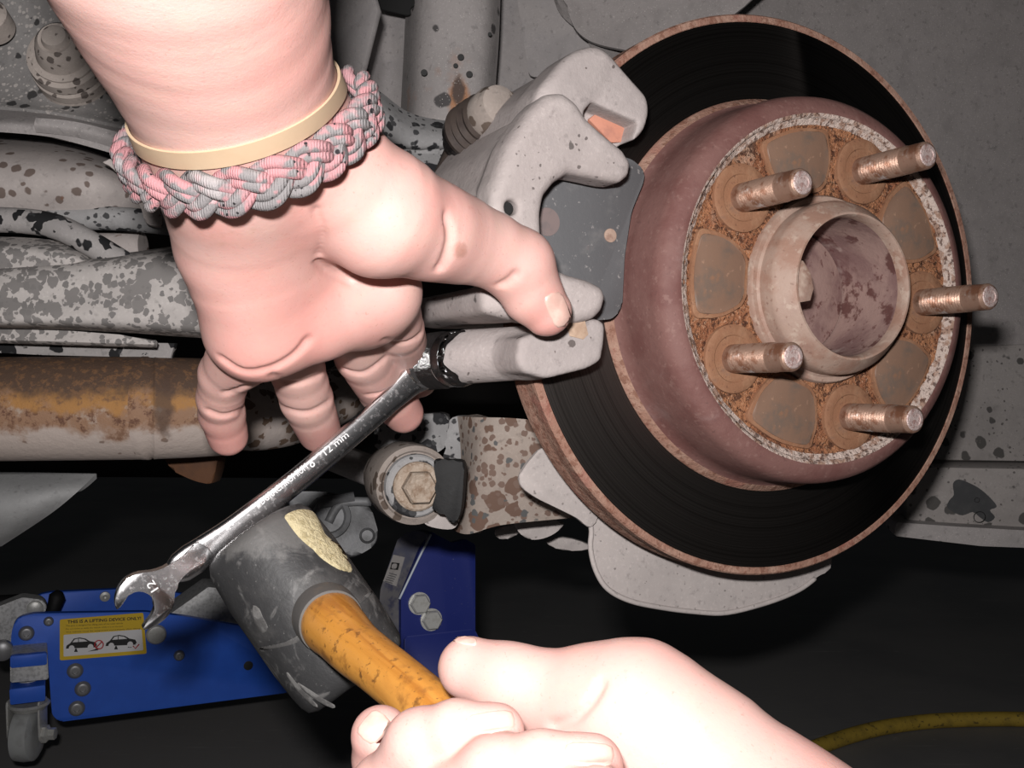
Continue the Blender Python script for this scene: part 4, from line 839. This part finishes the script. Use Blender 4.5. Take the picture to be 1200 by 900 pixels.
jaw = [(252, 651), (238, 660), (224, 668), (213, 678), (206.5, 689), (204.5, 700), (203.5, 710), (198, 721), (187, 730.5), (176, 736.5), (170, 738.5), (167.5, 736), (170.5, 731), (176, 724.5), (180, 717), (182, 709), (181, 702), (176, 696), (168, 692.3), (160, 692), (153, 695), (148, 701.5), (143, 709), (138.5, 714), (136, 713), (135, 704), (137.5, 693), (144, 682), (153, 675), (164, 671.5), (178, 670), (192, 665.5), (207, 656), (221, 645), (233, 635)]
slab('open_jaw', WP, spl(jaw, 2), .0056, M['chrome'], wr, off=.0028, bevel=.0007)
turn('ring_end', WP.proj(500, 427, 0), N_, [(-.0038, .0062), (-.0038, .0098), (-.0025, .0108), (.0025, .0108), (.0038, .0098), (.0038, .0062)], M['chrome'], wr, 40, closed=True)
def wtext(body, x0, y0, x1, y1, h, off): return textfit('engraving', body, WP.proj(x0, y0, off), WP.proj(x1, y1, off), N_, h, M['etch'], wr, .00012)
wtext('12 mm', 380, 535.5, 407, 513, .0030, .00265)
wtext('DURACHROMIUM', 307, 592, 361, 549, .0030, .00265)
V, Fc = prism(WP.pts([(299, 590), (303, 588), (307, 593), (303, 597)], .0028), -N_*.0003, 0); mesh('engraving', V, Fc, M['etch'], wr)
q = WP.proj(366, 544.5, .0027); turn('engraving', q, N_, [(0, .0011), (.0002, .0011), (.0002, .0006), (0, .0006)], M['etch'], wr, 20)
wtext('12', 187.5, 692, 181, 682, .0033, .0031)

# ================================================================ mallet
m0, m1 = P(297, 623, .446), P(421, 800, .436)
ml = thing('rubber_mallet', 'scuffed black rubber mallet with wooden handle held against the wrench', 'mallet', (m0+m1)/2)
ax = nrm(m1-m0); Lm = np.linalg.norm(m1-m0); r0 = .0248
pr = [(0, 0), (.0004, r0*.5), (.0008, r0*.78), (.0025, r0*.92), (.006, r0*.985), (.011, r0)]
pr += [(Lm*.3, r0*1.03), (Lm*.5, r0*1.035), (Lm*.7, r0*1.03)]+[(Lm-a, r) for a, r in pr[::-1]]
V, Fc, Sg = lathe(m0, ax, pr, 72); Vn = V.copy()
for i, v in enumerate(V):      # dents and wear of the rubber
    q = Vector(v*70); Vn[i] = v+nrm(v-(m0+ax*((v-m0) @ ax))+1e-9)*(.0005*mnoise.noise(q)+.0004*mnoise.noise(q*3))
hd = mesh('head', Vn, Fc, M['mallet'], ml, angle=50)
def on_head(px, py, up=.0):    # sight line meets the head's cylinder
    D = np.array([(px-600)/F, (py-450)/F, 1.]); dp = D-ax*(D @ ax); mo = -(m0-ax*(m0 @ ax)); rr = r0*1.03+up
    A, B, Cc = dp @ dp, 2*dp @ mo, mo @ mo-rr*rr; q = B*B-4*A*Cc
    if q < 0: return None
    return D*((-B-math.sqrt(q))/(2*A))
def head_patch(name, L, mat, up=.0006, n=3, rough=.0006):
    c = np.mean(L, axis=0); out = [on_head(x, y, up) for x, y in spl(L, n)]; Vp = []; Fp = []
    K = 7; L2 = spl(L, n); NN = len(L2)
    for j in range(K):
        for x, y in L2:
            f = j/(K-1); px, py = c[0]+(x-c[0])*f, c[1]+(y-c[1])*f; q = on_head(px, py, up*(1 if j < K-1 else -.8)+(rough*mnoise.noise(Vector((px*.12, py*.12, 1))) if j < K-1 else 0)); Vp.append(q if q is not None else on_head(c[0], c[1], up))
    for j in range(K-1):
        for i in range(NN): Fp.append((j*NN+i, j*NN+(i+1) % NN, (j+1)*NN+(i+1) % NN, (j+1)*NN+i))
    return mesh(name, Vp, Fp, mat, hd)
p_ = head_patch('chipped_patch', [(334, 604), (350, 597), (366, 599), (374, 610), (381, 625), (390, 632), (403, 640), (412, 655), (416, 668), (410, 674), (396, 668), (380, 659), (366, 646), (354, 634), (344, 622), (337, 612)], M['yellowchip'])
p_['label'] = 'pale yellow chipped patch'
for L_, m_ in (([(296, 708), (304, 712), (308, 722), (315, 736), (308, 742), (300, 734), (296, 722)], 'scuff'), ([(300, 760), (325, 757), (348, 750), (360, 738), (362, 741), (350, 753), (326, 760), (301, 763)], 'scuff'), ([(336, 786), (352, 806), (372, 826), (368, 828), (350, 812), (336, 792)], 'scuff'), ([(350, 800), (378, 818), (392, 826), (390, 830), (372, 822), (352, 806)], 'scuff'), ([(418, 706), (432, 694), (440, 690), (434, 698), (420, 709)], 'scuff')):
    head_patch('scuff_mark', L_, M['scuffgrey'], .0003, 2, 0)
hp = [(387, 727, .416, 37), (391, 733, .408, 37), (400, 742, .400, 35), (416, 759, .388, 33), (440, 778, .374, 32), (470, 802, .358, 32.5), (505, 832, .342, 34), (545, 866, .328, 35), (600, 912, .312, 36), (660, 965, .298, 36)]
cp = spl([P(*h[:3]) for h in hp], 5, False); rr = np.interp(np.arange(len(cp))/5, np.arange(len(hp)), [h[3]*h[2]/F for h in hp])
V, Fc = tube(cp, rr, 36); mesh('handle', V, Fc, M['wood'], ml, angle=60, label='varnished wooden handle')
hd_ = nrm(P(400, 742, .400)-P(387, 727, .416))
turn('collar', P(388, 729, .411), hd_, [(-.010, .0132), (-.002, .0130), (.0006, .0126), (.0008, .0116), (-.002, .0112)], Mat('rubber_lip', (.10, .095, .09), .6).noise(80, .45, .7, (.17, .14, .11), .7).done(), ml, 40)

# ================================================================ the mechanic's hands
def cone_px(fd, a, b, k=.006): fd.cone(P(*a[:3]), a[3]*a[2]/F, P(*b[:3]), b[3]*b[2]/F, k)
def chain(fd, L, k=.004):
    """one limb through joints (px, py, Z, radius px): tapered segments, joined to the body with one blend"""
    q = [(P(*l[:3]), l[3]*l[2]/F) for l in L]; r = max(x[1] for x in q); A = np.array([x[0] for x in q])
    def fn(x, y, z):
        best = None
        for (a, ra), (b, rb) in zip(q[:-1], q[1:]):
            ba = b-a; dx, dy, dz = x-a[0], y-a[1], z-a[2]; t = np.clip((dx*ba[0]+dy*ba[1]+dz*ba[2])/(ba @ ba+1e-12), 0, 1)
            d = np.sqrt((dx-t*ba[0])**2+(dy-t*ba[1])**2+(dz-t*ba[2])**2)-(ra+(rb-ra)*t)
            if best is None: best = d
            else:
                kk = .003; h = np.clip(.5+.5*(best-d)/kk, 0, 1); best = best*(1-h)+d*h-kk*h*(1-h)*.35
        return best
    fd.put(A.min(0)-r, A.max(0)+r, fn, k)
pe = thing('person', 'mechanic with bare arms, left hand on the guide pin wrench, right hand gripping the mallet', 'person', P(420, 450, .36))
hL = Field((-.135, -.170, .205), (.045, .060, .525), .001)
chain(hL, [(96, -220, .215, 100), (122, -95, .248, 96), (196, 30, .290, 84), (262, 148, .328, 72)], .03)
chain(hL, [(262, -220, .215, 92), (262, -95, .248, 86), (285, 10, .285, 73), (305, 108, .324, 58)], .03)
chain(hL, [(185, -220, .212, 104), (205, -95, .243, 100), (245, 30, .282, 88), (280, 140, .318, 66)], .03)
chain(hL, [(262, 148, .328, 72), (276, 290, .366, 67), (304, 380, .388, 60)], .016)
chain(hL, [(306, 110, .325, 58), (385, 190, .350, 62)], .016)
chain(hL, [(290, 200, .345, 78), (330, 290, .388, 70)], .02)
chain(hL, [(345, 320, .402, 70), (420, 345, .417, 66)], .016)
chain(hL, [(302, 386, .392, 56), (372, 376, .398, 46), (447, 342, .406, 46)], .010)
chain(hL, [(385, 195, .345, 58), (448, 250, .362, 77), (505, 271, .376, 54)], .010)
chain(hL, [(500, 268, .377, 54), (535, 279, .388, 49)], .008)
chain(hL, [(530, 279, .388, 47.5), (572, 292, .397, 45), (606, 308, .404, 41)], .006)
chain(hL, [(608, 314, .404, 41), (624, 345, .408, 36.5), (640, 364, .410, 30.5)], .005)
# fingers (root inside the palm)
chain(hL, [(290, 408, .404, 44), (264, 438, .418, 31), (258, 466, .430, 27.5), (260, 485, .441, 27), (267, 511, .452, 23.5)], .003)
chain(hL, [(340, 400, .424, 38), (348, 432, .438, 32.5), (359, 468, .455, 31), (374, 505, .477, 25.5)], .002)
chain(hL, [(412, 385, .438, 36), (425, 416, .456, 33), (450, 456, .488, 30.5), (473, 484, .503, 23.5)], .002)
chain(hL, [(458, 358, .428, 34), (467, 385, .448, 30), (480, 422, .490, 25), (492, 446, .507, 20)], .002)
# creases
for L, r in (([(523, 252), (528, 276), (523, 300), (515, 316)], .0010), ([(258, 420), (285, 436), (318, 432), (345, 417), (362, 398)], .0009), ([(372, 306), (385, 318), (412, 330)], .0009), ([(374, 300), (378, 275), (370, 245)], .0005),
             ([(243, 482), (262, 488), (286, 480)], .0007), ([(318, 440), (345, 450), (376, 440)], .0008), ([(330, 478), (360, 484), (388, 470)], .0006), ([(400, 432), (425, 438), (452, 420)], .0006), ([(430, 464), (452, 460), (474, 446)], .0006), ([(264, 462), (280, 457), (292, 452)], .0008), ([(450, 398), (472, 403), (494, 392)], .0006), ([(585, 335), (596, 330), (606, 320)], .0006)):
    hL.crease(L, r, r*.4)
V, Q = hL.surf(2)
armL = mesh('left_arm', V, Q, M['skin'], pe)
def nail(fd, cx, cy, L, Wd, ang, parent, lift=.0005, sq=.55):
    """nail plate that lies on the finger: centre pixel, length and width in pixels, direction of the tip in degrees"""
    ca, sa_ = math.cos(math.radians(ang)), math.sin(math.radians(ang)); nu, nv = 11, 12; V = []; Fc = []; ok = []
    for j in range(nu):
        for i in range(nv):
            a = 2*math.pi*i/nv; f = j/(nu-1); x = np.sign(math.cos(a))*abs(math.cos(a))**sq*L/2*f; y = np.sign(math.sin(a))*abs(math.sin(a))**sq*Wd/2*f
            q = fd.hit(cx+x*ca-y*sa_, cy+x*sa_+y*ca)
            if q is None: q = fd.hit(cx+(x*ca-y*sa_)*.6, cy+(x*sa_+y*ca)*.6)
            if q is None: q = V[-1] if V else P(cx, cy, .3)
            g = fd.grad(q); V.append(q+g*lift*(1 if j < nu-1 else -.6))
    for j in range(nu-1):
        for i in range(nv): Fc.append((j*nv+i, j*nv+(i+1) % nv, (j+1)*nv+(i+1) % nv, (j+1)*nv+i))
    return mesh('fingernail', V, Fc, M['nail'], parent)
nail(hL, 654, 363, 44, 25, 68, armL)

hR = Field((-.060, .060, .215), (.160, .215, .365), .0010)
chain(hR, [(550, 783, .318, 37), (600, 800, .312, 40)], .004); chain(hR, [(600, 800, .312, 42), (680, 818, .306, 52), (745, 835, .30, 68)], .006)
chain(hR, [(745, 838, .30, 68), (830, 900, .292, 92), (930, 1000, .28, 120)], .02)
chain(hR, [(690, 900, .315, 60), (770, 960, .30, 80), (900, 1030, .285, 105)], .02)
chain(hR, [(640, 850, .318, 32), (720, 880, .312, 55)], .010)
chain(hR, [(560, 985, .30, 60), (700, 1000, .295, 70), (860, 1010, .285, 90)], .016)
chain(hR, [(500, 985, .31, 46), (470, 930, .315, 40)], .006); chain(hR, [(470, 930, .315, 38), (450, 890, .314, 37), (446, 862, .310, 35)], .003)
chain(hR, [(500, 985, .295, 48), (450, 925, .292, 42)], .006); chain(hR, [(462, 920, .290, 40), (492, 872, .284, 40)], .003); chain(hR, [(492, 872, .284, 39), (535, 858, .280, 38), (582, 857, .278, 33)], .003)
chain(hR, [(560, 990, .272, 50), (520, 950, .272, 42)], .006); chain(hR, [(520, 945, .272, 40), (580, 905, .266, 41)], .003); chain(hR, [(580, 905, .266, 41), (635, 897, .262, 41), (694, 897, .260, 37)], .003)
chain(hR, [(640, 990, .255, 44), (640, 950, .252, 38), (702, 933, .248, 36)], .004)
for L, r in (([(645, 852), (672, 842), (692, 822), (705, 800)], .0006),):
    hR.crease(L, r, r*.55)
V, Q = hR.surf(2)
armR = mesh('right_arm', V, Q, M['skin'], pe)
nail(hR, 574, 847, 62, 26, -8, armR); nail(hR, 690, 884, 62, 28, 3, armR); nail(hR, 438, 852, 40, 30, 130, armR); nail(hR, 545, 751, 30, 9, 10, armR)

# ================================================================ bracelet and rubber band on the wrist
def ring_frame(pl_, pr_, pf_):
    """plane of a loop through its left, right and front points"""
    c = (pl_+pr_)/2; ea = nrm(pr_-pl_); n = nrm(np.cross(ea, pf_-c)); n = n if n[2] < 0 else -n; eb = np.cross(n, ea); eb = eb if eb @ (pf_-c) > 0 else -eb
    return c, ea, eb, n
def skin_ring(c, ea, eb, n, lift, NS, w=0):
    """loop that lies on the wrist: in each direction the place where the skin is lift away"""
    rr = np.linspace(.004, .06, 240); R_ = []
    for a in np.linspace(0, 2*math.pi, NS, endpoint=False):
        d = ea*math.cos(a)+eb*math.sin(a); q = c+n*w+d*rr[:, None]; v = hL.sample(np.clip(q, hL.o, hL.o+hL.h*(hL.n-1.01)))
        R_.append(rr[np.argmax(v > lift)])
    R_ = np.array(R_); k = np.exp(-np.linspace(-2, 2, 15)**2); k /= k.sum(); R_ = np.convolve(np.r_[R_[-7:], R_, R_[:7]], k, 'valid'); return R_
fq = hL.hit(255, 218)
bc_, ea, eb, wx_ = ring_frame(P(165, 172, .338), P(392, 112, .345), fq)
br = thing('bracelet', 'braided pink and grey camouflage cord bracelet around the left wrist', 'bracelet', bc_)
NB = 10; NS = 640; th = np.linspace(0, 2*math.pi, NS, endpoint=False); RR = skin_ring(bc_, ea, eb, wx_, .0040, NS)
for s_ in range(3):
    for dbl in (-1, 1):
        ph = NB*th+2*math.pi*s_/3
        wv = .0043*np.sin(ph)+dbl*.0015; rad_ = RR+.0017*np.sin(2*ph)
        c = bc_+ea*(np.cos(th)*rad_)[:, None]+eb*(np.sin(th)*rad_)[:, None]+np.outer(wv, wx_)
        V, Fc = tube(c, .0020, 9, closed=True); mesh('cord', V, Fc, M['cordg'] if (s_+dbl) % 2 else M['cordp'], br)
w0 = .0115; NS = 140; th = np.linspace(0, 2*math.pi, NS, endpoint=False); V = []; Fc = []
R0_ = skin_ring(bc_, ea, eb, wx_, .0004, NS, w0-.0035); R1_ = skin_ring(bc_, ea, eb, wx_, .0004, NS, w0+.0035)
for i, a in enumerate(th):
    d = ea*math.cos(a)+eb*math.sin(a)
    for w_, r_ in ((-.0035, R0_[i]-.0004), (-.0035, R0_[i]+.0006), (.0035, R1_[i]+.0006), (.0035, R1_[i]-.0004)): V.append(bc_+wx_*(w0+w_)+d*r_)
for i in range(NS):
    for k_ in range(4): Fc.append((i*4+k_, i*4+(k_+1) % 4, ((i+1) % NS)*4+(k_+1) % 4, ((i+1) % NS)*4+k_))
tag(mesh('wrist_band', V, Fc, M['rubberband'], None, angle=50), 'thin tan rubber band worn just above the braided bracelet', 'rubber band')
